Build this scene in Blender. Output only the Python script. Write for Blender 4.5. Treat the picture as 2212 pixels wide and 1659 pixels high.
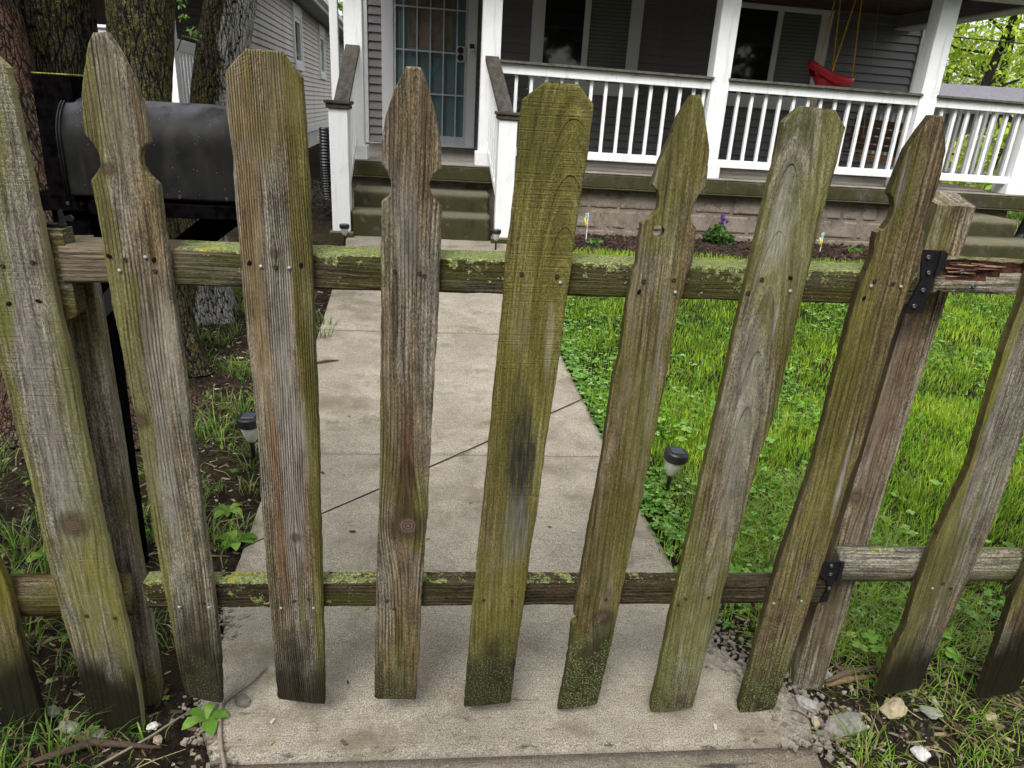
import bpy, bmesh, math, random
import numpy as np
from mathutils import Vector, Matrix, Euler
random.seed(7); rng=np.random.default_rng(7)
for o in list(bpy.data.objects): bpy.data.objects.remove(o)
S=bpy.context.scene; COL=S.collection

# ------------------------------------------------------------------ camera
cam=bpy.data.cameras.new('camera'); camo=bpy.data.objects.new('camera',cam); COL.objects.link(camo)
yaw,pitch,roll=math.radians(-6.05),math.radians(21.24),math.radians(-3.35)
fw=Vector((-math.sin(yaw)*math.cos(pitch),math.cos(yaw)*math.cos(pitch),-math.sin(pitch)))
rt=Vector((math.cos(yaw),math.sin(yaw),0)); dn=fw.cross(rt)
r2=math.cos(roll)*rt+math.sin(roll)*dn; d2=-math.sin(roll)*rt+math.cos(roll)*dn
camo.matrix_world=Matrix(((r2.x,-d2.x,-fw.x,0),(r2.y,-d2.y,-fw.y,0),(r2.z,-d2.z,-fw.z,1.5),(0,0,0,1)))
cam.sensor_width=36; cam.lens=1534/2212*36; cam.clip_start=.05; cam.clip_end=2000
S.camera=camo
# ------------------------------------------------------------------ sky, sun, exposure
SUN_EL,SUN_AZ=math.radians(52),math.radians(200)     # azimuth clockwise from +Y: behind the camera
w=bpy.data.worlds.new('World'); S.world=w; w.use_nodes=True
nt=w.node_tree; nt.nodes.clear()
out=nt.nodes.new('ShaderNodeOutputWorld'); bg=nt.nodes.new('ShaderNodeBackground')
sky=nt.nodes.new('ShaderNodeTexSky'); sky.sky_type='NISHITA'; sky.sun_disc=False
sky.sun_elevation=SUN_EL; sky.sun_rotation=SUN_AZ; sky.dust_density=4; sky.air_density=1.2
hs=nt.nodes.new('ShaderNodeHueSaturation'); hs.inputs['Saturation'].default_value=.12
nt.links.new(sky.outputs[0],hs.inputs['Color']); nt.links.new(hs.outputs[0],bg.inputs[0]); nt.links.new(bg.outputs[0],out.inputs[0])
bg.inputs[1].default_value=.15
sl=bpy.data.lights.new('sun','SUN'); sl.energy=1.1; sl.angle=math.radians(25); sl.color=(1,.97,.92)
so=bpy.data.objects.new('sun',sl); COL.objects.link(so)
sd=Vector((math.sin(SUN_AZ)*math.cos(SUN_EL),math.cos(SUN_AZ)*math.cos(SUN_EL),math.sin(SUN_EL)))
so.rotation_euler=sd.to_track_quat('Z','Y').to_euler(); so.location=sd*20
S.view_settings.view_transform='Standard'; S.view_settings.look='None'; S.view_settings.gamma=1
S.view_settings.exposure=1.05; S.view_settings.use_curve_mapping=False
S.render.engine='CYCLES'; S.cycles.max_bounces=6; S.cycles.diffuse_bounces=3; S.cycles.glossy_bounces=3; S.cycles.transparent_max_bounces=6

# ------------------------------------------------------------------ object helpers
ORG={}
def props(o,label=None,cat=None,group=None,kind=None):
    if label: o['label']=label
    if cat: o['category']=cat
    if group: o['group']=group
    if kind: o['kind']=kind
def place(o,parent,org):
    if parent is not None:
        o.parent=parent; p=ORG[parent.name]; o.location=(org[0]-p[0],org[1]-p[1],org[2]-p[2])
    else: o.location=org
    ORG[o.name]=tuple(org)
def empty(name,org,label=None,cat=None,group=None,kind=None,parent=None):
    o=bpy.data.objects.new(name,None); COL.objects.link(o); o.empty_display_size=.1
    place(o,parent,org); props(o,label,cat,group,kind); return o
def mesh(V,F,org=(0,0,0),smooth=False):
    me=bpy.data.meshes.new('m')
    V=np.asarray(V,float)-np.asarray(org,float)
    me.from_pydata(V.tolist(),[],[list(map(int,f)) for f in F] if not isinstance(F,np.ndarray) else F.tolist())
    me.update()
    if smooth: me.polygons.foreach_set('use_smooth',[True]*len(me.polygons))
    return me
def mk(name,VF,mat,parent=None,org=None,smooth=False,label=None,cat=None,group=None,kind=None,mats=None):
    V,F=VF
    if org is None: org=ORG[parent.name] if parent is not None else tuple(np.mean(np.asarray(V,float),axis=0)*[1,1,0]+[0,0,np.min(np.asarray(V,float)[:,2])])
    me=mesh(V,F,org,smooth); me.materials.append(mat)
    o=bpy.data.objects.new(name,me); COL.objects.link(o); place(o,parent,org); props(o,label,cat,group,kind); return o
def share(name,src,org,parent=None,rot=None,scale=None,**k):
    o=bpy.data.objects.new(name,src.data); COL.objects.link(o); place(o,parent,org)
    if rot is not None: o.rotation_euler=rot
    if scale is not None: o.scale=scale
    props(o,**k); return o
def join(*parts):
    V=[];F=[];n=0
    for v,f in parts:
        v=np.asarray(v,float); V.append(v); F+= [[i+n for i in q] for q in f]; n+=len(v)
    return np.concatenate(V),F
def box(x0,x1,y0,y1,z0,z1,b=0.0):
    if b<=0:
        V=[(x0,y0,z0),(x1,y0,z0),(x1,y1,z0),(x0,y1,z0),(x0,y0,z1),(x1,y0,z1),(x1,y1,z1),(x0,y1,z1)]
        return np.array(V,float),[[3,2,1,0],[4,5,6,7],[0,1,5,4],[1,2,6,5],[2,3,7,6],[3,0,4,7]]
    bm=bmesh.new(); bmesh.ops.create_cube(bm,size=1)
    for v in bm.verts: v.co=Vector((x0+(v.co.x+.5)*(x1-x0),y0+(v.co.y+.5)*(y1-y0),z0+(v.co.z+.5)*(z1-z0)))
    bmesh.ops.bevel(bm,geom=bm.edges[:],offset=b,segments=1,affect='EDGES')
    bm.verts.index_update(); V=np.array([v.co[:] for v in bm.verts]); F=[[v.index for v in f.verts] for f in bm.faces]; bm.free(); return V,F
def rotz(VF,a,c):
    V,F=VF; V=np.array(V,float)-c; ca,sa=math.cos(a),math.sin(a)
    return np.stack([V[:,0]*ca-V[:,1]*sa,V[:,0]*sa+V[:,1]*ca,V[:,2]],1)+c,F
def prism(poly,axis,a0,a1):
    """poly of 2-D points, extruded along axis ('x','y','z')"""
    n=len(poly); V=[]
    for a in (a0,a1):
        for p,q in poly: V.append({'x':(a,p,q),'y':(p,a,q),'z':(p,q,a)}[axis])
    F=[list(range(n-1,-1,-1)),list(range(n,2*n))]+[[i,(i+1)%n,n+(i+1)%n,n+i] for i in range(n)]
    return np.array(V,float),F
def tube(pts,rad,n=8,caps=True):
    pts=[Vector(p) for p in pts]; rad=[rad]*len(pts) if not hasattr(rad,'__len__') else rad
    V=[];F=[]
    up=None
    for i,p in enumerate(pts):
        t=(pts[min(i+1,len(pts)-1)]-pts[max(i-1,0)]).normalized()
        if up is None: up=Vector((0,0,1)) if abs(t.z)<.9 else Vector((1,0,0))
        a=t.cross(up).normalized(); b=a.cross(t).normalized(); up=b
        for k in range(n):
            th=2*math.pi*k/n; V.append(p+a*math.cos(th)*rad[i]+b*math.sin(th)*rad[i])
    m=len(pts)
    for i in range(m-1):
        for k in range(n):
            k2=(k+1)%n; F.append([i*n+k,i*n+k2,(i+1)*n+k2,(i+1)*n+k])
    if caps: F.append(list(range(n-1,-1,-1))); F.append([(m-1)*n+k for k in range(n)])
    return np.array([v[:] for v in V]),F
def lathe(prof,c,n=20):
    V=[];F=[]
    for r,z in prof:
        for k in range(n): V.append((c[0]+r*math.cos(2*math.pi*k/n),c[1]+r*math.sin(2*math.pi*k/n),c[2]+z))
    for i in range(len(prof)-1):
        for k in range(n):
            k2=(k+1)%n; F.append([i*n+k,i*n+k2,(i+1)*n+k2,(i+1)*n+k])
    F.append(list(range(n-1,-1,-1))); F.append([(len(prof)-1)*n+k for k in range(n)])
    return np.array(V),F
def gz(y): return .33*np.clip((np.asarray(y,float)-1.8)/4.9,0,1)**2
# cheap value noise for geometry
_T=rng.random((64,64,64))
def vn(p):
    p=np.asarray(p,float); i=np.floor(p).astype(int); f=p-i; f=f*f*(3-2*f); r=0
    for dx in (0,1):
        for dy in (0,1):
            for dz in (0,1):
                r=r+_T[(i[...,0]+dx)%64,(i[...,1]+dy)%64,(i[...,2]+dz)%64]*(f[...,0] if dx else 1-f[...,0])*(f[...,1] if dy else 1-f[...,1])*(f[...,2] if dz else 1-f[...,2])
    return r
def fbm(p,o=4):
    s=0;a=.5;p=np.asarray(p,float)
    for k in range(o): s=s+a*(vn(p*(2**k)+k*17.3)-.5); a*=.5
    return s
def n3(x,y,z=0): 
    x,y,z=np.broadcast_arrays(x,y,z); return np.stack([x,y,z],-1)

# ------------------------------------------------------------------ material helpers
class G:
    def __init__(s,name):
        s.m=bpy.data.materials.new(name); s.m.use_nodes=True; s.t=s.m.node_tree; s.t.nodes.clear()
        s.out=s.t.nodes.new('ShaderNodeOutputMaterial'); s.b=s.t.nodes.new('ShaderNodeBsdfPrincipled')
        s.t.links.new(s.b.outputs[0],s.out.inputs[0]); s.tc=None
    def n(s,t): return s.t.nodes.new(t)
    def L(s,a,b):
        if hasattr(a,'is_output') or isinstance(a,bpy.types.NodeSocket): s.t.links.new(a,b)
        else:
            if b.type=='RGBA' and not isinstance(a,(int,float)) and len(a)==3: a=(*a,1)
            b.default_value=a
    def obj(s):
        if s.tc is None: s.tc=s.n('ShaderNodeTexCoord')
        return s.tc.outputs['Object']
    def math(s,op,a,b=0.0,c=0.0,clamp=False):
        m=s.n('ShaderNodeMath'); m.operation=op; m.use_clamp=clamp; s.L(a,m.inputs[0]); s.L(b,m.inputs[1]); s.L(c,m.inputs[2]); return m.outputs[0]
    def vmath(s,op,a,b):
        m=s.n('ShaderNodeVectorMath'); m.operation=op; s.L(a,m.inputs[0]); s.L(b,m.inputs[1]); return m.outputs[0]
    def sep(s,v):
        m=s.n('ShaderNodeSeparateXYZ'); s.L(v,m.inputs[0]); return m.outputs
    def comb(s,x,y,z):
        m=s.n('ShaderNodeCombineXYZ'); s.L(x,m.inputs[0]); s.L(y,m.inputs[1]); s.L(z,m.inputs[2]); return m.outputs[0]
    def noise(s,v,scale,det=4,rough=.55,dist=0):
        m=s.n('ShaderNodeTexNoise'); s.L(v,m.inputs['Vector']); m.inputs['Scale'].default_value=scale; m.inputs['Detail'].default_value=det; m.inputs['Roughness'].default_value=rough; m.inputs['Distortion'].default_value=dist
        return m.outputs[0]
    def voro(s,v,scale,feat='F1',out='Distance'):
        m=s.n('ShaderNodeTexVoronoi'); m.feature=feat; s.L(v,m.inputs['Vector']); m.inputs['Scale'].default_value=scale; return m.outputs[out]
    def ss(s,v,a,b,lo=0.0,hi=1.0):
        m=s.n('ShaderNodeMapRange'); m.interpolation_type='SMOOTHSTEP'; s.L(v,m.inputs[0]); s.L(a,m.inputs[1]); s.L(b,m.inputs[2]); m.inputs[3].default_value=lo; m.inputs[4].default_value=hi; return m.outputs[0]
    def mix(s,f,a,b,mode='MIX'):
        m=s.n('ShaderNodeMix'); m.data_type='RGBA'; m.blend_type=mode; s.L(f,m.inputs[0]); s.L(a,m.inputs[6]); s.L(b,m.inputs[7]); return m.outputs[2]
    def bump(s,h,st=.5,d=.002):
        m=s.n('ShaderNodeBump'); m.inputs['Strength'].default_value=st; m.inputs['Distance'].default_value=d; s.L(h,m.inputs['Height']); s.t.links.new(m.outputs[0],s.b.inputs['Normal'])
    def fin(s,col,rough=.8,spec=.3,metal=0):
        s.L(col,s.b.inputs['Base Color']); s.L(rough,s.b.inputs['Roughness']); s.b.inputs['Specular IOR Level'].default_value=spec; s.b.inputs['Metallic'].default_value=metal; return s.m
    def nz(s):
        g=s.n('ShaderNodeNewGeometry'); return s.sep(g.outputs['Normal'])[2]
def flat(name,col,rough=.6,spec=.4,metal=0,var=.12,scale=30,bump=0):
    g=G(name); n=g.noise(g.obj(),scale,4)
    f=g.ss(n,.3,.7,1-var,1+var); c=g.mix(1.0,(*col,1),g.comb(f,f,f),'MULTIPLY')
    if bump: g.bump(g.noise(g.obj(),scale*6,4),.5,bump)
    return g.fin(c,rough,spec,metal)

def stain_(g,c,stains,X,Z,P):
    for (sx_,sz_,rx,rz,col,amt) in stains:
        w1=g.math('SUBTRACT',g.noise(g.vmath('MULTIPLY',P,(16,16,3.5)),1.0,5,.7),.5)
        dx=g.math('MULTIPLY',g.math('SUBTRACT',X,sx_),1/rx); dz=g.math('MULTIPLY',g.math('SUBTRACT',Z,sz_),1/rz)
        d=g.math('SQRT',g.math('ADD',g.math('MULTIPLY',dx,dx),g.math('MULTIPLY',dz,dz)))
        d=g.math('ADD',d,g.math('MULTIPLY',w1,2.6)); m=g.math('MULTIPLY',g.ss(d,.40,1.2,1,0),amt); m=g.math('MULTIPLY',m,g.ss(g.noise(g.vmath('MULTIPLY',P,(130,130,9)),1,4,.7),.32,.6,.3,1))
        fn=g.ss(g.noise(g.vmath('MULTIPLY',P,(220,220,14)),1,3,.7),.3,.7,.6,1.4)
        c=g.mix(m,c,g.mix(1.0,(*col,1),g.comb(fn,fn,fn),'MULTIPLY'))
    return c
def wood(name,seed,axis='z',tone=.5,green=.4,gbias='none',dark=.0,darkz=.25,lich=.0,lichtop=0.0,knots=(),cath=None,rings=150,wash=.0,saw=.0,brown=.0,val=1.0,line=.5,stains=(),lx=0.0,ly=0.0,lend=None,edge=None):
    g=G(name); o=g.obj(); X,Y,Z=g.sep(o)
    if axis=='x': X,Z=Z,X
    P=g.comb(g.math('ADD',X,seed*3.17),g.math('ADD',Y,seed*1.3),g.math('ADD',Z,seed*5.71))
    sx,sy,sz=g.sep(P)
    warp=g.math('SUBTRACT',g.noise(g.vmath('MULTIPLY',P,(4,4,1.1)),1.0,3),.5)
    u=g.math('MULTIPLY_ADD',warp,.035,X)
    if cath:
        x0,z0,ks=cath
        a=g.math('SUBTRACT',u,x0); b=g.math('MULTIPLY',g.math('SUBTRACT',Z,z0),ks)
        b=g.math('MAXIMUM',b,0.0)
        u=g.math('SUBTRACT',g.math('SQRT',g.math('ADD',g.math('MULTIPLY',a,a),g.math('MULTIPLY',b,b))),0)
    km=None
    for kx,kz,kr in knots:
        dx=g.math('SUBTRACT',X,kx); dz=g.math('SUBTRACT',Z,kz)
        r2=g.math('ADD',g.math('MULTIPLY',dx,dx),g.math('MULTIPLY',g.math('MULTIPLY',dz,dz),.16))
        e=g.math('EXPONENT',g.math('MULTIPLY',r2,-1/(kr*2.3)**2))
        u=g.math('SUBTRACT',u,g.math('MULTIPLY',g.math('MULTIPLY',dx,e),.82))
        rr=g.math('SQRT',g.math('ADD',g.math('MULTIPLY',dx,dx),g.math('MULTIPLY',dz,dz)))
        rr=g.math('MULTIPLY_ADD',warp,.006,rr)
        m=g.ss(rr,kr*.8,kr*1.1,1,0); ring=g.ss(g.math('FRACT',g.math('MULTIPLY',rr,3.2/kr)),.5,1.0)
        halo=g.math('MULTIPLY',g.ss(rr,kr*1.0,kr*3.2,1,0),.55)
        km=(m,ring,halo) if km is None else (g.math('MAXIMUM',km[0],m),g.math('MAXIMUM',km[1],g.math('MULTIPLY',ring,m)),g.math('MAXIMUM',km[2],halo))
    gv=g.comb(g.math('MULTIPLY_ADD',u,1.0,seed*3.17),sy,g.math('MULTIPLY',sz,.03))
    st1=g.noise(gv,190,4,.65); st2=g.noise(gv,60,3,.6)
    fr=g.math('FRACT',g.math('MULTIPLY_ADD',u,rings,g.math('MULTIPLY',warp,1.5)))
    ringl=g.ss(fr,.55,.97); ringl=g.math('MULTIPLY',ringl,g.ss(fr,1.0,.97))
    ringl=g.math('MULTIPLY',ringl,g.ss(g.noise(g.vmath('MULTIPLY',P,(25,25,4)),1,2),.3,.62))
    patch=g.noise(g.vmath('MULTIPLY',P,(13,13,2.2)),1.0,5,.6)
    big=g.noise(g.vmath('MULTIPLY',P,(5,5,1.4)),1.0,3)
    val*=.90; brownc=(.165*val,.122*val,.068*val); grayc=(.235*val,.212*val,.168*val); palec=(.40*val,.365*val,.30*val)
    f=g.ss(g.math('ADD',patch,(tone-.5)*.5),.36,.64)
    c=g.mix(f,brownc,grayc)
    if brown>0: c=g.mix(g.math('MULTIPLY',g.ss(g.noise(g.vmath('MULTIPLY',P,(14,14,.9)),1,2),.5,.68),brown),c,(.17*val,.075*val,.035*val))
    k=g.ss(st1,.32,.68,.42,1.52); c=g.mix(1.0,c,g.comb(k,k,k),'MULTIPLY')
    k=g.ss(st2,.3,.7,.84,1.14); c=g.mix(1.0,c,g.comb(k,k,k),'MULTIPLY')
    grit=g.noise(g.vmath('MULTIPLY',P,(1,1,.45)),300,3,.8); k=g.ss(grit,.34,.66,.45,1.5); c=g.mix(1.0,c,g.comb(k,k,k),'MULTIPLY')
    if wash>0:
        wm=g.math('MULTIPLY',g.ss(g.math('ADD',g.noise(g.vmath('MULTIPLY',P,(20,20,2.6)),1,3),g.math('MULTIPLY',g.math('SUBTRACT',big,.5),.6)),.52,.72),wash); c=g.mix(wm,c,palec)
    c=g.mix(g.math('MULTIPLY',ringl,line*.8),c,(.038,.028,.017))
    mot=g.noise(g.vmath('MULTIPLY',P,(40,40,16)),1,4,.7); k=g.ss(mot,.3,.7,.66,1.32); c=g.mix(1.0,c,g.comb(k,k,k),'MULTIPLY')
    # algae
    gm=g.math('ADD',g.noise(g.vmath('MULTIPLY',P,(9,9,2.6)),1,5,.62),g.math('MULTIPLY',g.math('SUBTRACT',big,.5),.7))
    gm=g.math('ADD',gm,(green-.42)*.62)
    if gbias=='edges': gm=g.math('ADD',gm,g.ss(g.math('ABSOLUTE',X),.03,.075,-.06,.24))
    if gbias=='right': gm=g.math('ADD',gm,g.ss(X,.015,.055,-.12,.38))
    if gbias=='left': gm=g.math('ADD',gm,g.ss(X,-.055,-.005,.34,-.1))
    gm=g.ss(gm,.44,.68)
    fine=g.ss(g.noise(P,420,3,.7),.35,.65,.55,1.0)
    gcol=g.mix(g.ss(patch,.3,.7),(.105*val,.102*val,.014*val),(.25*val,.24*val,.045*val))
    k=g.ss(grit,.32,.68,.7,1.3); gcol=g.mix(1.0,gcol,g.comb(k,k,k),'MULTIPLY')
    gcol=g.mix(g.math('MULTIPLY',g.ss(st1,.35,.7,1,0),.5),gcol,(.05,.045,.014))
    c=g.mix(g.math('MULTIPLY',g.math('MULTIPLY',gm,fine),.88),c,gcol)
    c=stain_(g,c,stains,X,Z,P)
    if km:
        c=g.mix(g.math('MULTIPLY',km[2],1.35),c,(.050*val,.033*val,.02*val)); c=g.mix(km[0],c,(.15*val,.105*val,.08*val)); c=g.mix(g.math('MULTIPLY',g.math('MULTIPLY',km[1],km[0]),.9),c,(.02,.012,.008))
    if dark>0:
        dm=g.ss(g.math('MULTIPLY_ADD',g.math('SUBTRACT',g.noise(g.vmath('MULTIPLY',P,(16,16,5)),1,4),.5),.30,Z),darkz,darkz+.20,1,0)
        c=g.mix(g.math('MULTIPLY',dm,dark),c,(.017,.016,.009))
    if lich>0:
        v=g.noise(P,210,4,.75); nm=g.noise(P,24,5,.65)
        lm=g.math('MULTIPLY',g.ss(v,.50,.60),g.ss(g.math('ADD',nm,g.ss(Z,.08,.50,.13,-.18)),.48,.58))
        c=g.mix(g.math('MULTIPLY',lm,lich),c,(.21,.25,.10))
    if lichtop>0:
        nm=g.noise(P,38,5,.68); up=g.ss(g.nz(),.35,.8)
        cov=g.math('ADD',g.math('MULTIPLY_ADD',up,.25,nm),g.math('MULTIPLY',g.math('SUBTRACT',g.noise(P,5,2),.5),.45))
        vg=g.voro(P,150); cov=g.math('ADD',cov,g.math('MULTIPLY',g.math('SUBTRACT',.35,vg),.22)); cov=g.math('ADD',cov,g.math('ADD',g.math('MULTIPLY',Z,lx),g.math('MULTIPLY',X,ly))); cov=g.math('SUBTRACT',cov,g.ss(Z,lend[0],lend[1],0,.45)) if lend else cov; lm=g.ss(cov,.80-.24*lichtop,.86-.24*lichtop)
        lm=g.math('MULTIPLY',lm,g.ss(g.noise(P,420,2,.6),.36,.52,.25,1))
        lc=g.mix(g.ss(g.noise(P,160,3),.3,.7),(.15,.185,.06),(.42,.47,.19))
        lc=g.mix(g.ss(g.noise(P,22,2),.62,.7),lc,(.45,.42,.06))
        c=g.mix(lm,c,lc)
    if edge:  # side faces recoloured by normal to paint in their light and shade
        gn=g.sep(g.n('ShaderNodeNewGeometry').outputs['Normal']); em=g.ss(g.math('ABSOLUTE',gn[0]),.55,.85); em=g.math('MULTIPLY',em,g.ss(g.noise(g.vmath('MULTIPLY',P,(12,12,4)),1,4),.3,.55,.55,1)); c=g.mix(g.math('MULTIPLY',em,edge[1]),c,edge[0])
    # paint wipe specks of light grit
    sp=g.ss(g.voro(P,150),.05,.09,.5,0); sp=g.math('MULTIPLY',sp,g.ss(g.noise(P,60,2),.55,.62)); c=g.mix(sp,c,(.33,.30,.24))
    h=g.math('MULTIPLY_ADD',st1,.8,g.math('MULTIPLY',ringl,-.75)); h=g.math('ADD',h,g.math('MULTIPLY',g.noise(P,300,3,.7),.45)); h=g.math('ADD',h,g.math('MULTIPLY',st2,.6))
    if saw>0: h=g.math('ADD',h,g.math('MULTIPLY',g.noise(g.vmath('MULTIPLY',P,(6,6,330)),1,2),saw))
    if lichtop>0: h=g.math('ADD',h,g.math('MULTIPLY',lm,1.2))
    g.bump(h,1.0,.0045)
    return g.fin(c,g.ss(gm,0,1,.7,.9),.10)
# ------------------------------------------------------------------ materials
M={}
M['paint']=None
def paint(name,base,dirt=.5,seed=0):
    g=G(name); o=g.obj(); P=g.vmath('ADD',o,(seed,seed*2,0))
    n=g.noise(P,6,5,.65); st=g.noise(g.vmath('MULTIPLY',P,(30,30,2)),1,4,.6); f=g.noise(P,90,3,.6)
    c=g.mix(g.math('MULTIPLY',g.ss(n,.5,.75),dirt*.45),base,(base[0]*.62,base[1]*.60,base[2]*.54))
    c=g.mix(g.math('MULTIPLY',g.ss(st,.55,.75),dirt*.4),c,(base[0]*.5,base[1]*.48,base[2]*.42))
    c=g.mix(g.math('MULTIPLY',g.ss(g.voro(P,17),.03,.05,1,0),dirt*.8),c,(.16,.14,.11))
    g.bump(g.math('ADD',f,g.math('MULTIPLY',st,.8)),.35,.003); return g.fin(c,.55,.4)
M['white']=paint('white_paint',(.76,.77,.78),.95); M['white2']=paint('clean_white_trim',(.70,.71,.72),.25,3)
M['vinyl']=paint('white_vinyl',(.78,.79,.80),.3,5)
M['cap']=flat('weathered_cap_board',(.085,.078,.07),.75,.3,0,.35,14,.002)
M['capmoss']=None
def capm():
    g=G('mossy_handrail'); o=g.obj(); n=g.noise(g.vmath('MULTIPLY',o,(18,3,18)),1,5,.6); m=g.noise(o,5,4)
    c=g.mix(g.ss(n,.35,.65),(.030,.026,.021),(.075,.068,.06)); c=g.mix(g.math('MULTIPLY',g.ss(m,.48,.7),.7),c,(.034,.034,.014)); g.bump(n,.5,.003); return g.fin(c,.75,.3)
M['capmoss']=capm()
def siding(name,base,seed):
    g=G(name); o=g.obj(); P=g.vmath('ADD',o,(seed,0,seed)); n=g.noise(P,1.7,5,.6); l=g.noise(g.vmath('MULTIPLY',P,(2.5,2.5,60)),1,3); d=g.noise(g.vmath('MULTIPLY',P,(5,5,1.2)),1,5,.65)
    k=g.ss(n,.3,.7,.86,1.12); c=g.mix(1.0,(*base,1),g.comb(k,k,k),'MULTIPLY'); c=g.mix(g.math('MULTIPLY',g.ss(d,.52,.72),.35),c,(base[0]*1.35,base[1]*1.35,base[2]*1.35))
    c=g.mix(g.math('MULTIPLY',g.ss(l,.5,.75),.15),c,(base[0]*.55,base[1]*.53,base[2]*.5)); g.bump(l,.15,.002); return g.fin(c,.5,.4)
M['siding']=siding('gray_siding',(.20,.195,.20),1); M['siding2']=siding('pale_taupe_siding',(.58,.545,.53),4); M['siding3']=siding('dark_siding',(.10,.088,.08),8)  # last one dark: porch shade of the neighbor's front wall put into colour
M['black']=flat('black_metal',(.012,.012,.013),.38,.5,0,.3,60,.0004)
M['blackwood']=flat('black_painted_wood',(.0035,.003,.0035),.9,.0,0,.6,40,.0015)
def mailm():
    g=G('mailbox_metal'); o=g.obj(); n=g.noise(o,9,5,.65); s=g.voro(o,120); v=g.noise(g.vmath('MULTIPLY',o,(30,30,5)),1,4)
    up=g.ss(g.nz(),.45,.95)
    c=g.mix(g.ss(n,.4,.65),(.006,.006,.006),(.013,.013,.012)); c=g.mix(g.math('MULTIPLY',g.ss(v,.5,.7),.5),c,(.024,.024,.018))
    c=g.mix(g.math('MULTIPLY',up,g.ss(g.noise(o,14,4),.35,.6)),c,(.06,.06,.068))  # sky highlight on the upper curve painted into the colour by normal
    c=g.mix(g.math('MULTIPLY',g.ss(s,.06,.09,1,0),g.ss(g.noise(o,30,2),.5,.6)),c,(.5,.5,.47)); g.bump(g.noise(o,160,3),.3,.001); return g.fin(c,g.ss(n,.3,.7,.5,.7),.16)
M['mail']=mailm()
M['hinge']=flat('black_hinge_steel',(.010,.010,.012),.45,.4,0,.3,80,.0006)
M['screw']=flat('rusty_screw',(.055,.032,.022),.6,.5,.4,.3,300)
M['nail']=flat('galvanised_nail',(.36,.37,.38),.45,.4,.3,.15,300)
M['steel']=flat('screw_steel',(.13,.13,.125),.4,.5,.7,.2,300)
M['chain']=flat('chain_steel',(.22,.22,.22),.4,.5,.6,.2,200)
M['hole']=flat('dark_hole',(.008,.006,.004),.9,.1)
def concrete(name,base,seed,moss=0.0,stain=.5,aggr=1.0,ax=0,wet=0,wety=None):
    g=G(name); o=g.obj(); P=g.vmath('ADD',o,(seed*1.7,seed*2.3,seed)); n=g.noise(P,2.2,6,.65); f=g.noise(P,55,5,.7); br=g.noise(g.vmath('MULTIPLY',P,(14,210,40) if ax==0 else (210,14,40)),1,4,.6)
    v=g.voro(P,95); v2=g.voro(P,46); sel=g.noise(P,33,2); ff=g.noise(P,240,2,.6)
    k=g.ss(n,.3,.7,.72,1.2); c=g.mix(1.0,(*base,1),g.comb(k,k,k),'MULTIPLY')
    c=g.mix(g.ss(f,.45,.8,0,.55),c,(base[0]*.5,base[1]*.47,base[2]*.42))
    c=g.mix(g.math('MULTIPLY',g.ss(br,.47,.68),.30),c,(base[0]*.45,base[1]*.43,base[2]*.40))
    k=g.ss(g.noise(P,270,3,.85),.34,.66,.38,1.6); c=g.mix(1.0,c,g.comb(k,k,k),'MULTIPLY')
    c=g.mix(g.math('MULTIPLY',g.ss(ff,.5,.7),.35),c,(base[0]*1.45,base[1]*1.4,base[2]*1.3))
    if aggr>0:
        c=g.mix(g.math('MULTIPLY',g.math('MULTIPLY',g.ss(v,.20,.28,1,0),g.ss(sel,.47,.56)),aggr*.8),c,(.34,.28,.21))
        c=g.mix(g.math('MULTIPLY',g.math('MULTIPLY',g.ss(v2,.14,.19,1,0),g.ss(sel,.56,.62)),aggr*.7),c,(.42,.38,.31))
    sm=g.noise(g.vmath('MULTIPLY',P,(3.2,3.2,3.2)),1,6,.7)
    c=g.mix(g.math('MULTIPLY',g.ss(sm,.50,.70),stain),c,(base[0]*.50,base[1]*.45,base[2]*.36))
    if moss>0:
        mm=g.math('ADD',g.noise(P,3.5,5,.65),(moss-.5)*.5); up=g.ss(g.nz(),.2,.8,.12,-.05)
        c=g.mix(g.math('MULTIPLY',g.ss(g.math('ADD',mm,up),.44,.62),.9),c,(.062,.060,.018)); c=g.mix(g.math('MULTIPLY',g.ss(g.noise(P,9,5,.7),.52,.64),moss),c,(.016,.015,.010))
    bl=g.ss(g.noise(P,4.5,6,.72),.5,.72); c=g.mix(g.math('MULTIPLY',bl,stain*.95),c,(base[0]*.42,base[1]*.37,base[2]*.29)); pit=g.math('MULTIPLY',g.ss(g.voro(P,60),.05,.12,1,0),g.ss(g.noise(P,21,3),.5,.6)); c=g.mix(g.math('MULTIPLY',pit,.8),c,(.035,.03,.024))
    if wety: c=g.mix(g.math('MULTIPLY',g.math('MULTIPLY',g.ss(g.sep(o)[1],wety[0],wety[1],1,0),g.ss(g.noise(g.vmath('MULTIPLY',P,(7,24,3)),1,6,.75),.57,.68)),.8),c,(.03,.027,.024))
    if wet>0: c=g.mix(g.math('MULTIPLY',g.ss(g.noise(g.vmath('MULTIPLY',P,(3,14,3)),1,5,.7),.58,.68),wet),c,(.035,.032,.03))
    if moss>.3:
        c=g.mix(g.math('MULTIPLY',g.ss(g.noise(P,8,6,.72),.54,.70),.55),c,(.22,.205,.17))
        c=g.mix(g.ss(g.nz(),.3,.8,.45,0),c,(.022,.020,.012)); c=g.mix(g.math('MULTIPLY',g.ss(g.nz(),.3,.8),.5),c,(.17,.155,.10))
    h=g.math('ADD',g.math('MULTIPLY',br,.6),g.math('ADD',f,g.math('MULTIPLY',g.ss(v,.2,.3,1,0),.35)))
    g.bump(h,.7,.004); return g.fin(c,.9,.12)
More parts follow.
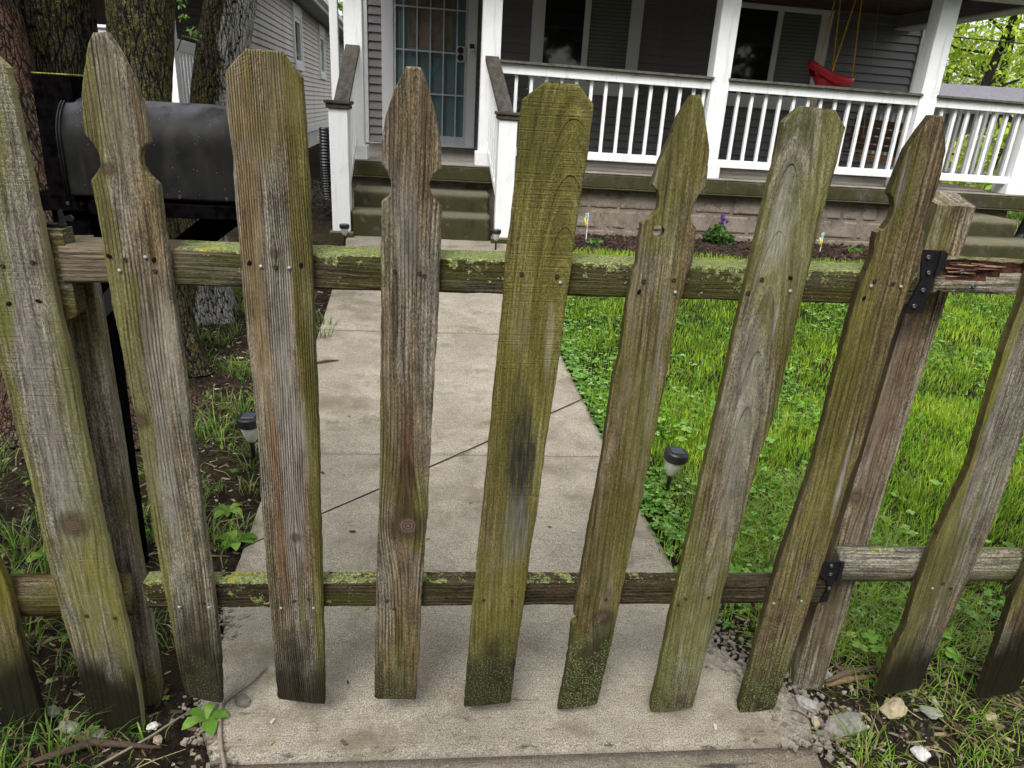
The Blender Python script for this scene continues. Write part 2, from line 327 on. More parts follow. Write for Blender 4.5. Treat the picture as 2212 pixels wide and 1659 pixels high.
M['walk']=concrete('walk_concrete',(.30,.272,.222),1,0,.75,1.0); M['walk2']=concrete('gate_slab_concrete',(.285,.258,.21),2,0,.7,1.0,0,0,(-.66,-.56))
M['apron']=concrete('apron_concrete',(.215,.188,.15),5,0,.45,1.0,0,.85)
M['slabc']=concrete('porch_concrete',(.22,.205,.18),9,.0,.5,.15,1); M['mossc']=concrete('mossy_concrete',(.095,.09,.068),13,.42,.6,.3)
M['block']=concrete('foundation_block_face',(.20,.168,.14),17,.02,.75,.3)
def soilm():
    g=G('soil'); o=g.obj(); n=g.noise(o,18,6,.7); f=g.noise(o,140,4,.7); b=g.noise(o,2.2,4)
    c=g.mix(g.ss(n,.35,.65),(.013,.010,.008),(.040,.030,.022)); c=g.mix(g.ss(f,.5,.8,0,.6),c,(.075,.058,.042)); c=g.mix(g.ss(b,.52,.7,0,.5),c,(.05,.046,.022))
    c=g.mix(g.math('MULTIPLY',g.ss(g.voro(o,110),.12,.18,1,0),g.ss(n,.5,.6)),c,(.2,.16,.12))
    g.bump(g.math('ADD',n,f),1.0,.012); return g.fin(c,1,.04)
M['soil']=soilm()
def attrm(name,rough=.6,spec=.3,trans=0,bump=0):
    g=G(name); a=g.n('ShaderNodeAttribute'); a.attribute_name='col'; c=a.outputs['Color']
    n=g.noise(g.obj(),40 if bump==0 else 90,4,.6); k=g.ss(n,.3,.7,.8,1.2); c=g.mix(1.0,c,g.comb(k,k,k),'MULTIPLY')
    if bump: g.bump(n,.6,bump)
    m=g.fin(c,rough,spec)
    if trans:
        tr=g.n('ShaderNodeBsdfTranslucent'); g.L(c,tr.inputs[0]); mx=g.n('ShaderNodeMixShader'); mx.inputs[0].default_value=trans
        g.t.links.new(g.b.outputs[0],mx.inputs[1]); g.t.links.new(tr.outputs[0],mx.inputs[2]); g.t.links.new(mx.outputs[0],g.out.inputs[0])
    return m
M['leaf']=attrm('leafage',.5,.3,.45); M['chip']=attrm('litter',.85,.2); M['stone']=attrm('stone_face',.85,.25,0,.004); M['stick']=attrm('bark_litter',.85,.2,0,.002)
def cattr(o,cols):
    a=o.data.color_attributes.new('col','FLOAT_COLOR','POINT'); c=np.ones((len(o.data.vertices),4),np.float32); c[:,:3]=cols; a.data.foreach_set('color',c.ravel())
def bark(name,seed,base,moss,white=0,red=0):
    g=G(name); o=g.obj(); P=g.vmath('ADD',o,(seed,seed*3,seed*2)); dn=g.math('SUBTRACT',g.noise(P,9,4,.6),.5)
    pv=g.vmath('MULTIPLY',P,(1,1,.13)); pv=g.vmath('ADD',pv,g.comb(g.math('MULTIPLY',dn,.03),g.math('MULTIPLY',dn,.03),0.0))
    v=g.voro(pv,50,'DISTANCE_TO_EDGE'); v2=g.voro(g.vmath('MULTIPLY',P,(1,1,.4)),95,'DISTANCE_TO_EDGE'); n=g.noise(P,60,5,.75); big=g.noise(P,3.0,4,.6)
    ridge=g.ss(g.math('MULTIPLY_ADD',g.math('SUBTRACT',n,.5),.20,v),.0,.15); r2=g.ss(v2,.0,.16)
    c=g.mix(ridge,(.010,.008,.006),base); k=g.ss(n,.32,.68,.5,1.6); c=g.mix(1.0,c,g.comb(k,k,k),'MULTIPLY')
    if red>0: c=g.mix(g.math('MULTIPLY',g.math('MULTIPLY',g.ss(big,.42,.58),ridge),red*.8),c,(.17,.085,.055))
    mm=g.math('MULTIPLY',g.ss(g.math('ADD',g.noise(P,6,6,.7),(moss-.5)*.5),.42,.62),g.ss(v,.03,.22))
    c=g.mix(g.math('MULTIPLY',mm,.85),c,g.mix(g.ss(n,.4,.65),(.034,.037,.007),(.17,.17,.026)))
    if white>0:
        X,Y,Z=g.sep(o); wm=g.ss(g.math('ADD',g.noise(g.vmath('MULTIPLY',P,(1,1,.5)),11,6,.75),g.math('ADD',g.math('MULTIPLY',g.math('SUBTRACT',X,g.math('MULTIPLY',Z,.17)),4.0),(white-.5)*.1)),.53,.66); wm=g.math('MULTIPLY',wm,g.ss(g.math('MULTIPLY_ADD',g.math('SUBTRACT',n,.5),.2,v),.0,.10)); c=g.mix(g.math('MULTIPLY',wm,.9),c,(.52,.51,.49))
    c=g.mix(g.ss(r2,0,.6,.5,0),c,(.010,.008,.006))
    h_=g.math('ADD',ridge,g.math('ADD',g.math('MULTIPLY',r2,.3),g.math('MULTIPLY',n,.7))); g.bump(h_,1.0,.022); return g.fin(c,.95,.15)
def glass(name,base,rough=.04):
    g=G(name); n=g.noise(g.obj(),3,3); g.bump(n,.04,.01); return g.fin((*base,1),rough,.5)
M['glass']=glass('dark_window_glass',(.008,.009,.011)); M['glass2']=glass('window_glass_over_blinds',(.045,.048,.046),.06)
def blind():
    g=G('window_glass_with_blinds'); X,Y,Z=g.sep(g.obj()); fr=g.math('FRACT',g.math('MULTIPLY',Z,22)); k=g.ss(fr,.0,.35); c=g.mix(k,(.06,.064,.06),(.15,.158,.148)); return g.fin(c,.08,.5)
M['blind']=blind(); M['teal']=flat('teal_door_paint',(.11,.185,.19),.5,.4,0,.1,3); M['bar']=flat('white_bar_paint',(.52,.53,.55),.5,.4,0,.1,20)
M['beige']=flat('frosted_door_glass',(.17,.14,.095),.25,.5,0,.3,6); M['ceil']=flat('brown_porch_ceiling',(.08,.045,.03),.7,.3,0,.3,6); M['soffit']=flat('gray_soffit',(.22,.225,.235),.6,.3,0,.1,3)
M['shingle']=None
def shingle():
    g=G('gray_shingles'); o=g.obj(); n=g.noise(o,3,4); br=g.n('ShaderNodeTexBrick'); g.L(g.vmath('MULTIPLY',o,(1,1,1)),br.inputs[0]); f=g.noise(o,60,4,.7)
    c=g.mix(g.ss(f,.35,.7),(.105,.10,.12),(.22,.215,.24)); c=g.mix(g.ss(g.voro(o,9),.05,.08,.8,0),c,(.55,.55,.58)); g.bump(f,.6,.01); return g.fin(c,.85,.2)
M['shingle']=shingle()
M['red']=flat('red_plastic',(.42,.012,.028),.38,.45,0,.06,8); M['yellow']=flat('yellow_rope',(.62,.36,.02),.7,.3,0,.2,160,.002)
M['bench']=None
M['cream']=flat('frosted_lamp_shade',(.50,.50,.44),.45,.4,0,.08,30); M['blackpl']=flat('black_plastic',(.012,.012,.013),.4,.45,0,.2,30); M['solar']=flat('solar_cell',(.055,.06,.075),.25,.5,0,.15,40)
M['cable']=flat('black_cable',(.012,.012,.012),.6,.3)

# ------------------------------------------------------------------ pickets
P={}
P['g1']=([(-0.607,1.581),(-0.618,1.564),(-0.633,1.518),(-0.643,1.479),(-0.649,1.432),(-0.648,1.413),(-0.635,1.395),(-0.629,1.382),(-0.628,1.362),(-0.637,1.348),(-0.650,1.332),(-0.647,1.276),(-0.645,1.215),(-0.646,1.129),(-0.643,1.042),(-0.639,0.941),(-0.634,0.860),(-0.633,0.749),(-0.633,0.630),(-0.630,0.502),(-0.626,0.375),(-0.622,0.240),(-0.619,0.167),(-0.613,0.117),(-0.600,0.100)],
[(-0.586,1.583),(-0.574,1.561),(-0.551,1.511),(-0.541,1.461),(-0.537,1.418),(-0.537,1.406),(-0.549,1.395),(-0.556,1.380),(-0.556,1.364),(-0.549,1.350),(-0.532,1.330),(-0.532,1.261),(-0.529,1.144),(-0.527,1.069),(-0.525,0.968),(-0.526,0.842),(-0.522,0.720),(-0.522,0.618),(-0.519,0.465),(-0.518,0.357),(-0.521,0.210),(-0.530,0.078)])
P['g2']=([(-0.355,1.572),(-0.393,1.532),(-0.396,1.467),(-0.392,1.385),(-0.394,1.284),(-0.394,1.209),(-0.395,1.121),(-0.394,1.022),(-0.391,0.954),(-0.390,0.864),(-0.391,0.732),(-0.394,0.631),(-0.394,0.479),(-0.394,0.344),(-0.395,0.151),(-0.395,0.089)],
[(-0.294,1.571),(-0.259,1.529),(-0.258,1.446),(-0.257,1.332),(-0.258,1.226),(-0.259,1.087),(-0.260,0.949),(-0.262,0.801),(-0.267,0.621),(-0.271,0.354),(-0.280,0.066)])
P['g3']=([(-0.075,1.560),(-0.096,1.520),(-0.111,1.477),(-0.120,1.432),(-0.121,1.387),(-0.109,1.373),(-0.104,1.356),(-0.105,1.341),(-0.109,1.329),(-0.122,1.320),(-0.124,1.235),(-0.127,1.030),(-0.132,0.812),(-0.137,0.632),(-0.145,0.433),(-0.152,0.195),(-0.155,0.082)],
[(-0.051,1.559),(-0.039,1.534),(-0.024,1.487),(-0.013,1.437),(-0.009,1.409),(-0.009,1.386),(-0.023,1.374),(-0.030,1.359),(-0.030,1.345),(-0.025,1.333),(-0.006,1.313),(-0.007,1.240),(-0.009,1.134),(-0.014,1.015),(-0.019,0.871),(-0.024,0.736),(-0.026,0.632),(-0.034,0.499),(-0.040,0.315),(-0.044,0.168),(-0.049,0.076)])
P['g4']=([(0.179,1.548),(0.138,1.515),(0.135,1.478),(0.135,1.409),(0.130,1.319),(0.124,1.225),(0.120,1.133),(0.116,1.029),(0.110,0.921),(0.106,0.814),(0.102,0.706),(0.098,0.620),(0.091,0.507),(0.086,0.387),(0.081,0.247),(0.073,0.045)],
[(0.240,1.547),(0.272,1.514),(0.272,1.486),(0.270,1.417),(0.264,1.343),(0.260,1.281),(0.257,1.218),(0.253,1.142),(0.250,1.057),(0.245,0.986),(0.241,0.913),(0.234,0.817),(0.230,0.718),(0.226,0.633),(0.217,0.529),(0.211,0.383),(0.203,0.247),(0.195,0.059)])
P['g5']=([(0.458,1.541),(0.445,1.517),(0.435,1.497),(0.426,1.459),(0.412,1.420),(0.404,1.387),(0.401,1.374),(0.415,1.363),(0.420,1.348),(0.419,1.329),(0.410,1.316),(0.390,1.299),(0.389,1.268),(0.389,1.217),(0.382,1.202),(0.380,1.131),(0.377,1.018),(0.369,0.963),(0.365,0.829),(0.361,0.728),(0.353,0.621),(0.345,0.496),(0.341,0.413),(0.339,0.336),(0.348,0.330),(0.347,0.317),(0.335,0.310),(0.335,0.217),(0.329,0.123),(0.321,0.028)],
[(0.475,1.542),(0.488,1.509),(0.500,1.472),(0.507,1.444),(0.511,1.399),(0.512,1.372),(0.498,1.353),(0.491,1.332),(0.489,1.313),(0.498,1.301),(0.504,1.295),(0.507,1.260),(0.506,1.226),(0.495,1.150),(0.488,1.081),(0.488,0.992),(0.481,0.879),(0.476,0.781),(0.470,0.678),(0.467,0.633),(0.461,0.537),(0.454,0.427),(0.448,0.322),(0.441,0.217),(0.433,0.129),(0.426,0.045)])
P['g6']=([(0.675,1.533),(0.648,1.503),(0.648,1.452),(0.641,1.404),(0.635,1.310),(0.631,1.228),(0.626,1.132),(0.620,1.025),(0.612,0.873),(0.604,0.730),(0.600,0.621),(0.584,0.338),(0.581,0.237),(0.578,0.133),(0.571,0.035),(0.576,0.012)],
[(0.744,1.531),(0.773,1.499),(0.771,1.442),(0.767,1.381),(0.763,1.318),(0.760,1.237),(0.756,1.142),(0.755,1.046),(0.752,0.903),(0.732,0.763),(0.725,0.634),(0.716,0.527),(0.710,0.377),(0.698,0.227),(0.693,0.101),(0.688,0.025)])
P['g7']=([(0.944,1.532),(0.927,1.502),(0.910,1.466),(0.902,1.422),(0.896,1.380),(0.905,1.371),(0.913,1.354),(0.912,1.331),(0.900,1.308),(0.886,1.301),(0.891,1.254),(0.879,1.193),(0.873,1.104),(0.870,0.974),(0.869,0.837),(0.863,0.720),(0.853,0.622),(0.839,0.499),(0.831,0.350),(0.826,0.191),(0.817,0.028),(0.825,-0.001)],
[(0.966,1.531),(0.982,1.497),(0.991,1.465),(0.994,1.422),(0.994,1.376),(0.984,1.350),(0.982,1.327),(0.984,1.314),(0.993,1.305),(0.996,1.282),(1.000,1.244),(0.990,1.177),(0.983,1.096),(0.981,1.003),(0.978,0.927),(0.977,0.807),(0.965,0.711),(0.963,0.634),(0.956,0.508),(0.946,0.364),(0.939,0.233),(0.928,0.116),(0.922,0.015)])
P['f1']=([(-0.781,1.537),(-0.811,1.500),(-0.881,1.074),(-0.878,0.960),(-0.876,0.891),(-0.874,0.820),(-0.869,0.728),(-0.868,0.630),(-0.868,0.533),(-0.865,0.396),(-0.858,0.269),(-0.852,0.173),(-0.849,0.028),(-0.839,0.004)],
[(-0.777,1.535),(-0.760,1.517),(-0.759,1.463),(-0.756,1.380),(-0.754,1.310),(-0.750,1.189),(-0.749,1.072),(-0.744,1.013),(-0.742,0.945),(-0.742,0.849),(-0.740,0.738),(-0.740,0.618),(-0.734,0.501),(-0.730,0.410),(-0.725,0.286),(-0.723,0.190),(-0.723,0.091),(-0.732,-0.023)])
P['f0']=([(-1.016,1.438),(-1.026,1.191),(-1.021,0.645),(-1.036,0.450),(-1.049,0.236),(-1.058,0.030),(-1.059,0.007)],
[(-0.942,1.442),(-0.937,1.191),(-0.976,0.511),(-0.965,0.425),(-0.966,0.309),(-0.962,0.215),(-0.959,0.108),(-0.958,-0.005)])
P['r1']=([(1.245,1.590),(1.252,1.439),(1.257,1.177),(1.252,1.060),(1.256,0.924),(1.260,0.758),(1.241,0.625),(1.229,0.535),(1.222,0.405),(1.226,0.293),(1.211,0.199),(1.210,0.050)],
[(1.325,1.595),(1.351,1.414),(1.366,1.179),(1.367,0.993),(1.372,0.770),(1.374,0.636),(1.369,0.534),(1.358,0.419),(1.348,0.318),(1.333,0.187),(1.328,0.075)])
P['r2']=([(1.488,1.604),(1.509,1.386),(1.501,0.861),(1.511,0.596),(1.511,0.486),(1.503,0.372),(1.508,0.246),(1.510,0.137),(1.514,0.029)],
[(1.587,1.609),(1.615,1.393),(1.623,0.872),(1.633,0.632),(1.629,0.466),(1.630,0.314),(1.630,0.170),(1.623,0.052)])

def picket(name,key,mat,parent,y0=1.41,t=.019,hole=None,label=None,flip=False,rough=1.0):
    L,R=[list(q) for q in P[key]]
    cx=(sum(p[0] for p in L)/len(L)+sum(p[0] for p in R)/len(R))/2
    if L[0][1]<R[0][1]: L=[(R[0][0]-.001,R[0][1])]+L
    else: R=[(L[0][0]+.001,L[0][1])]+R
    if L[-1][1]>R[-1][1]: L=L+[(R[-1][0]-.001,R[-1][1]-1e-4)]
    else: R=R+[(L[-1][0]+.001,L[-1][1]-1e-4)]
    la=np.array(L[::-1]); ra=np.array(R[::-1])
    la[:,1]=np.maximum.accumulate(la[:,1]+np.arange(len(la))*1e-6); ra[:,1]=np.maximum.accumulate(ra[:,1]+np.arange(len(ra))*1e-6)
    z0=max(la[0,1],ra[0,1]); z1=min(la[-1,1],ra[-1,1])
    zs=np.unique(np.round(np.concatenate([la[:,1],ra[:,1],np.arange(z0,z1,.0055)]),4)); zs=zs[(zs>=z0)&(zs<=z1)]
    keep=[0]; 
    for i in range(1,len(zs)):
        if zs[i]-zs[keep[-1]]>.0012: keep.append(i)
    zs=zs[keep]
    xl=np.interp(zs,la[:,1],la[:,0]); xr=np.interp(zs,ra[:,1],ra[:,0])
    sd=abs(hash(key))%50 if False else sum(map(ord,key))
    xl=xl+.0016*rough*fbm(n3(zs*60,sd,0),3)*2+.003*fbm(n3(zs*9,sd,3)); xr=xr+.0016*rough*fbm(n3(zs*60,sd,9),3)*2+.003*fbm(n3(zs*9,sd,6))
    nf=30; nb=30 if hole else 8
    uf=np.concatenate([[0,.012],np.linspace(.04,.96,nf-4),[.988,1]])
    m=nf+nb; nr=len(zs); V=np.zeros((nr,m,3))
    wd=np.maximum(xr-xl,.001)
    fx=xl[:,None]+wd[:,None]*uf[None]; zz=np.repeat(zs[:,None],nf,1)
    dy=.0022*rough*fbm(n3(fx*260,sd,zz*7),3)+.0022*fbm(n3(fx*30,sd+5,zz*4),3)
    ed=np.zeros(nf); ed[0]=ed[-1]=.0032; ed[1]=ed[-2]=.0009
    endr=np.clip((z1-zs)/.004,0,1); endr2=np.clip((zs-z0)/.004,0,1); er=(1-np.minimum(endr,endr2))*.003
    V[:,:nf,0]=fx; V[:,:nf,1]=y0+dy+ed[None]+er[:,None]; V[:,:nf,2]=zz
    ub=np.linspace(1,0,nb); V[:,nf:,0]=xl[:,None]+wd[:,None]*ub[None]; V[:,nf:,1]=y0+t; V[:,nf:,2]=np.repeat(zs[:,None],nb,1)
    idx=np.arange(nr*m).reshape(nr,m); a=idx[:-1]; b=idx[1:]; a2=np.roll(a,-1,1); b2=np.roll(b,-1,1)
    F=np.stack([a,a2,b2,b],-1).reshape(-1,4).tolist(); F.append(idx[0][::-1].tolist()); F.append(idx[-1].tolist())
    org=(cx,y0,0)
    o=mk(name,(V.reshape(-1,3),F),mat,parent,org,label=label)
    if hole:
        hx,hz,rx,rz=hole; hx-=cx
        bm=bmesh.new(); bm.from_mesh(o.data)
        dl=[f for f in bm.faces if len(f.verts)==4 and abs(f.normal.y)>.5 and ((f.calc_center_median().x-hx)/rx)**2+((f.calc_center_median().z-hz)/rz)**2<1]
        bmesh.ops.delete(bm,geom=dl,context='FACES')
        be=[e for e in bm.edges if e.is_boundary]
        for v in {v for e in be for v in e.verts}:
            dx,dz=(v.co.x-hx)/rx,(v.co.z-hz)/rz; r=max(1e-6,math.hypot(dx,dz)); v.co.x=hx+dx/r*rx; v.co.z=hz+dz/r*rz
        try: bmesh.ops.bridge_loops(bm,edges=be)
        except Exception as e: print('bridge',e)
        bm.normal_update(); bm.to_mesh(o.data); bm.free()
    return o
# fastener prototypes (axis -Y): shared meshes
def disc_mesh(r,h,slot,mat):
    V,F=lathe([(r*.6,-h),(r,0),(r,h*.35),(r*.82,h)] if not slot else [(r*.5,-h),(r,0),(r*.93,h*.7),(r*.42,h*.75),(r*.30,h*.1)],(0,0,0),10)
    V=np.stack([V[:,0],-V[:,2],V[:,1]],1); me=mesh(V,F,(0,0,0),True); me.materials.append(mat); return me
FM={'screw':disc_mesh(.0052,.0022,True,M['screw']),'nail':disc_mesh(.0042,.0020,False,M['nail']),'hole':disc_mesh(.0042,.0009,False,M['hole']),'bolt':disc_mesh(.0062,.003,True,M['steel'])}
def fast(kind,x,z,parent,y=1.4085,s=.9):
    nm={'screw':'screw','nail':'nail','hole':'screw_hole','bolt':'screw'}[kind]
    o=bpy.data.objects.new(nm,FM[kind]); COL.objects.link(o); place(o,parent,(x,y,z)); o.rotation_euler=(0,random.random()*6,0); o.scale=(s,1,s*(1.5 if kind=='hole' else 1)); return o

W={}
OL=(.135,.127,.026); PG=(.27,.245,.215); BK=(.026,.026,.024); DB=(.032,.019,.011); RB=(.19,.10,.05); OD=(.060,.060,.014)
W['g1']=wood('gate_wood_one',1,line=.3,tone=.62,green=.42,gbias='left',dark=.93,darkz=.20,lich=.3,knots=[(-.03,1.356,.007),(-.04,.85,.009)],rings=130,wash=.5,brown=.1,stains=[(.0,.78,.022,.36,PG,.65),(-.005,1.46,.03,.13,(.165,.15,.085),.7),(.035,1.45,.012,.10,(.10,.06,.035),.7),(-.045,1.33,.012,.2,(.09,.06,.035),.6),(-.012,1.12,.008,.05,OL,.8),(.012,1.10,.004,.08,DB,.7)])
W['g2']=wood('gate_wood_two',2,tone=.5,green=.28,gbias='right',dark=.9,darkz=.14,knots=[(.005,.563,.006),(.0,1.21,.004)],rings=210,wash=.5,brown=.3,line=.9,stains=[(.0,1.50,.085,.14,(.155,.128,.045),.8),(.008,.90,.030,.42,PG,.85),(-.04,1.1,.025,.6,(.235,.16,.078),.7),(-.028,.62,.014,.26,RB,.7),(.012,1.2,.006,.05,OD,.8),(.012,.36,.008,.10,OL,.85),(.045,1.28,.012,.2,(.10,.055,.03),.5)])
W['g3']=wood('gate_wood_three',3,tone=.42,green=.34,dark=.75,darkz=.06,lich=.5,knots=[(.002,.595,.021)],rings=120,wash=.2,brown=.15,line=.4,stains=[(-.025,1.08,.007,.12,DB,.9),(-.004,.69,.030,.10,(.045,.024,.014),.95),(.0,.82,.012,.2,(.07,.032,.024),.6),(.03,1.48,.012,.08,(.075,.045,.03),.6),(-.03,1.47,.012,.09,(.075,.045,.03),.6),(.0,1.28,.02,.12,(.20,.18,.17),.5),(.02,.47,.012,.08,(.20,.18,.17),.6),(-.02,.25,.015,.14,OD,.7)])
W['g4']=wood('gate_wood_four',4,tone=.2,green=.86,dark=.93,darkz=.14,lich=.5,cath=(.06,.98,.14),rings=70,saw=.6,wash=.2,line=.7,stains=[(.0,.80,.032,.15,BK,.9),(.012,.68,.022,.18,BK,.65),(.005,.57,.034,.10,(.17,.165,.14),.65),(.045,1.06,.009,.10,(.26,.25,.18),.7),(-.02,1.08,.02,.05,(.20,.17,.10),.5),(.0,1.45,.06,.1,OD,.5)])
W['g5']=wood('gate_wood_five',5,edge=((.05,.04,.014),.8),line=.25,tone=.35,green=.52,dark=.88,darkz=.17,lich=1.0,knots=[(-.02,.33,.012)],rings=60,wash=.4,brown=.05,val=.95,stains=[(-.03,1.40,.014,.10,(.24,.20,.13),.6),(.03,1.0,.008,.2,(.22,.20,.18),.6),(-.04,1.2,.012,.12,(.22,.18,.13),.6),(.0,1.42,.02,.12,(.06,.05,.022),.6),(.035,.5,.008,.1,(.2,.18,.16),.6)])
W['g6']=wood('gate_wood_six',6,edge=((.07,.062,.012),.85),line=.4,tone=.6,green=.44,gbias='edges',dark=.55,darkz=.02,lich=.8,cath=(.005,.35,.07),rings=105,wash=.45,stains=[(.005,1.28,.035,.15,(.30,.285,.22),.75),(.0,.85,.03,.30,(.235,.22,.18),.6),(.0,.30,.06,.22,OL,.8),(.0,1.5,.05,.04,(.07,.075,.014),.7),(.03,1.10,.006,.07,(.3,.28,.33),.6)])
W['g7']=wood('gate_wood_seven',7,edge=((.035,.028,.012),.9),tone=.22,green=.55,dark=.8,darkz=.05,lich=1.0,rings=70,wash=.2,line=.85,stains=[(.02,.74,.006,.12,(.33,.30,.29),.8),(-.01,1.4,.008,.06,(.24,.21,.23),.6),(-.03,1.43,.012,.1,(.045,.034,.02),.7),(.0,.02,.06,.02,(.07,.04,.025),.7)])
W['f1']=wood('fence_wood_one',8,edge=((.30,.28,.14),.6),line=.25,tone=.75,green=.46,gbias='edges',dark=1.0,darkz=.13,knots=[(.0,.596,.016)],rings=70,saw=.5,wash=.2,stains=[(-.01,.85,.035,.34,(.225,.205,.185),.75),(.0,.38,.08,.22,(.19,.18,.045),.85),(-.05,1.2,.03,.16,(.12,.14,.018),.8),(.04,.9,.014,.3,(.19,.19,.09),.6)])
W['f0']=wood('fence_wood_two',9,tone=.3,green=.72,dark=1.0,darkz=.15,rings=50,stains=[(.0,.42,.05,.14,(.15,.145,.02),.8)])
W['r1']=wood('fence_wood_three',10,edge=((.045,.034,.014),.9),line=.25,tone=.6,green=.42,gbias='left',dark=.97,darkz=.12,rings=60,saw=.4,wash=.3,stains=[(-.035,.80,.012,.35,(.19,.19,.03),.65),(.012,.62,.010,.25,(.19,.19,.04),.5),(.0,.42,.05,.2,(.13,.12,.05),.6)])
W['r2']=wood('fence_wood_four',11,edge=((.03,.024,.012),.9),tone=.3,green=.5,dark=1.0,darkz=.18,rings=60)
W['rail']=wood('gate_rail_wood',12,axis='x',tone=.5,green=.55,lichtop=1.0,rings=110,wash=.35,val=.40,stains=[(0,-.80,.3,.20,(.17,.135,.10),.85)],lx=.06,ly=2.6,lend=(-.60,-.72))
W['rail2']=wood('lower_gate_rail_wood',13,axis='x',tone=.3,green=.40,lichtop=.42,rings=100,val=.30,lx=-.20)
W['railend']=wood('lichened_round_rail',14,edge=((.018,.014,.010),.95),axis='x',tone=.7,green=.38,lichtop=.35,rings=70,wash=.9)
W['raill']=wood('brown_round_rail',15,axis='x',tone=.35,green=.55,rings=80,val=.65)
W['rot']=wood('rotten_rail_wood',16,axis='x',tone=.45,green=.30,rings=70,wash=.8,brown=.3,lichtop=.3)
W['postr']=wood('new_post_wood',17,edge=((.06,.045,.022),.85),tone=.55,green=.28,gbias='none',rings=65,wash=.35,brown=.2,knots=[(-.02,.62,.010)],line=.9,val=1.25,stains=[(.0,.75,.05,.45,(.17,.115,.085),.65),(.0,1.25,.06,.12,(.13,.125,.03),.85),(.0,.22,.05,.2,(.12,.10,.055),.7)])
W['postl']=wood('old_post_wood',18,tone=.75,green=.40,rings=60,wash=.2,dark=.3,darkz=0)
rotm=flat('rotted_dark_heartwood',(.045,.018,.012),.9,.15,0,.7,70,.006)

# ------------------------------------------------------------------ gate
gate=empty('picket_gate',(.14,1.43,0),'weathered wooden picket gate with seven mixed pointed and clipped pickets across the walk','gate')
gp={}
for k in ('g1','g2','g3','g4','g5','g6','g7'):
    gp[k]=picket('picket',k,W[k],gate,hole=(.427,1.284,.0125,.0125) if k=='g5' else None,label={'g1':'pointed picket beside the mailbox','g2':'wide clipped picket with reddish brown grain','g3':'pointed picket with a large oval knot','g4':'green clipped picket with a blackened patch','g5':'pointed picket with a round knothole','g6':'grey clipped picket with lichen along its edges','g7':'ridged pointed picket at the hinge side'}[k])
for kind,k,x,z in [('hole','g1',-.636,1.195),('screw','g1',-.608,1.189),('nail','g1',-.570,1.195),('hole','g1',-.555,1.191),('screw','g1',-.556,1.169),('nail','g1',-.621,1.167),
 ('hole','g2',-.377,1.191),('nail','g2',-.356,1.185),('screw','g2',-.328,1.185),('nail','g2',-.302,1.184),('hole','g2',-.279,1.190),('screw','g3',-.098,1.185),('screw','g3',-.050,1.183),('screw','g3',-.040,1.178),
 ('screw','g4',.155,1.189),('screw','g4',.228,1.187),('nail','g4',.236,1.173),('screw','g5',.409,1.183),('hole','g5',.402,1.160),('screw','g5',.472,1.187),('nail','g5',.479,1.161),
 ('screw','g6',.660,1.195),('hole','g6',.721,1.200),('nail','g6',.726,1.172),('screw','g6',.635,1.166),('screw','g7',.908,1.201),('nail','g7',.902,1.189),('screw','g7',.950,1.196),('nail','g7',.969,1.190),('hole','g7',.893,1.162),
 ('nail','g1',-.598,.375),('nail','g1',-.532,.373),('nail','g2',-.368,.369),('nail','g2',-.293,.368),('screw','g2',-.336,.389),('screw','g2',-.303,.394),('screw','g1',-.545,.387),('screw','g3',-.121,.387),('screw','g3',-.103,.363),
 ('screw','g4',.111,.386),('screw','g4',.180,.383),('screw','g5',.413,.385),('screw','g5',.366,.395),('screw','g6',.615,.384),('screw','g6',.674,.387),('screw','g6',.599,.366),('nail','g7',.848,.367),('nail','g7',.920,.373),('screw','g7',.861,.381),('screw','g7',.910,.387)]:
    fast(kind,x,z,gp[k])
def railmesh(x0,x1,y0,y1,zb0,zt0,zb1,zt1,seed,rnd=.006,rag=.0015,n=170,prof=None):
    prof=prof or [(0,rnd),(0,1-0),(None,None)]
    xs=np.linspace(x0,x1,n); ring=[]
    # cross-section in (y,z) unit coords with rounded corners
    cs=[]
    def corner(cy,cz,a0): 
        for k in range(4): a=a0+math.pi/2*k/3; cs.append((cy,cz,math.cos(a),math.sin(a)))
    corner(0,0,math.pi); corner(1,0,1.5*math.pi); corner(1,1,0); corner(0,1,.5*math.pi)
    # subdivide the straight sides
    pts=[]
    for (cy,cz,dy,dz) in cs: pts.append((cy,cz,dy,dz))
    V=[]
    m=None
    for x in xs:
        f=(x-x0)/(x1-x0); zb=zb0+(zb1-zb0)*f; zt=zt0+(zt1-zt0)*f; r=[]
        for cy,cz,dy,dz in pts:
            yc=y0+rnd if cy==0 else y1-rnd; zc=zb+rnd if cz==0 else zt-rnd
            r.append((x,yc+dy*rnd,zc+dz*rnd))
        # insert mid points
        q=[]
        for i in range(len(r)):
            a=np.array(r[i]); b=np.array(r[(i+1)%len(r)]); q.append(a)
            if np.linalg.norm(a-b)>.012:
                for k in range(1,6): q.append(a+(b-a)*k/6)
        V.append(q); m=len(q)
    V=np.array(V); d=fbm(n3(V[...,0]*25,V[...,1]*120+seed,V[...,2]*120),4)*2
    V[...,2]+=rag*d; V[...,1]+=rag*fbm(n3(V[...,0]*30,V[...,1]*90,V[...,2]*110+seed),4)*2
    idx=np.arange(n*m).reshape(n,m); a=idx[:-1];b=idx[1:]; F=np.stack([a,b,np.roll(b,-1,1),np.roll(a,-1,1)],-1).reshape(-1,4).tolist(); F.append(idx[0].tolist()); F.append(idx[-1][::-1].tolist())
    return V.reshape(-1,3),F
mk('rail',railmesh(-.739,1.018,1.432,1.530,1.134,1.207,1.143,1.216,1,.007,.0028),W['rail'],gate,(.14,1.43,1.17),True,label='upper gate rail crusted with pale green lichen')
mk('rail',railmesh(-.682,.992,1.432,1.478,.351,.427,.346,.412,2,.007,.0026),W['rail2'],gate,(.14,1.43,.39),True,label='dark lower gate rail with lichen patches')
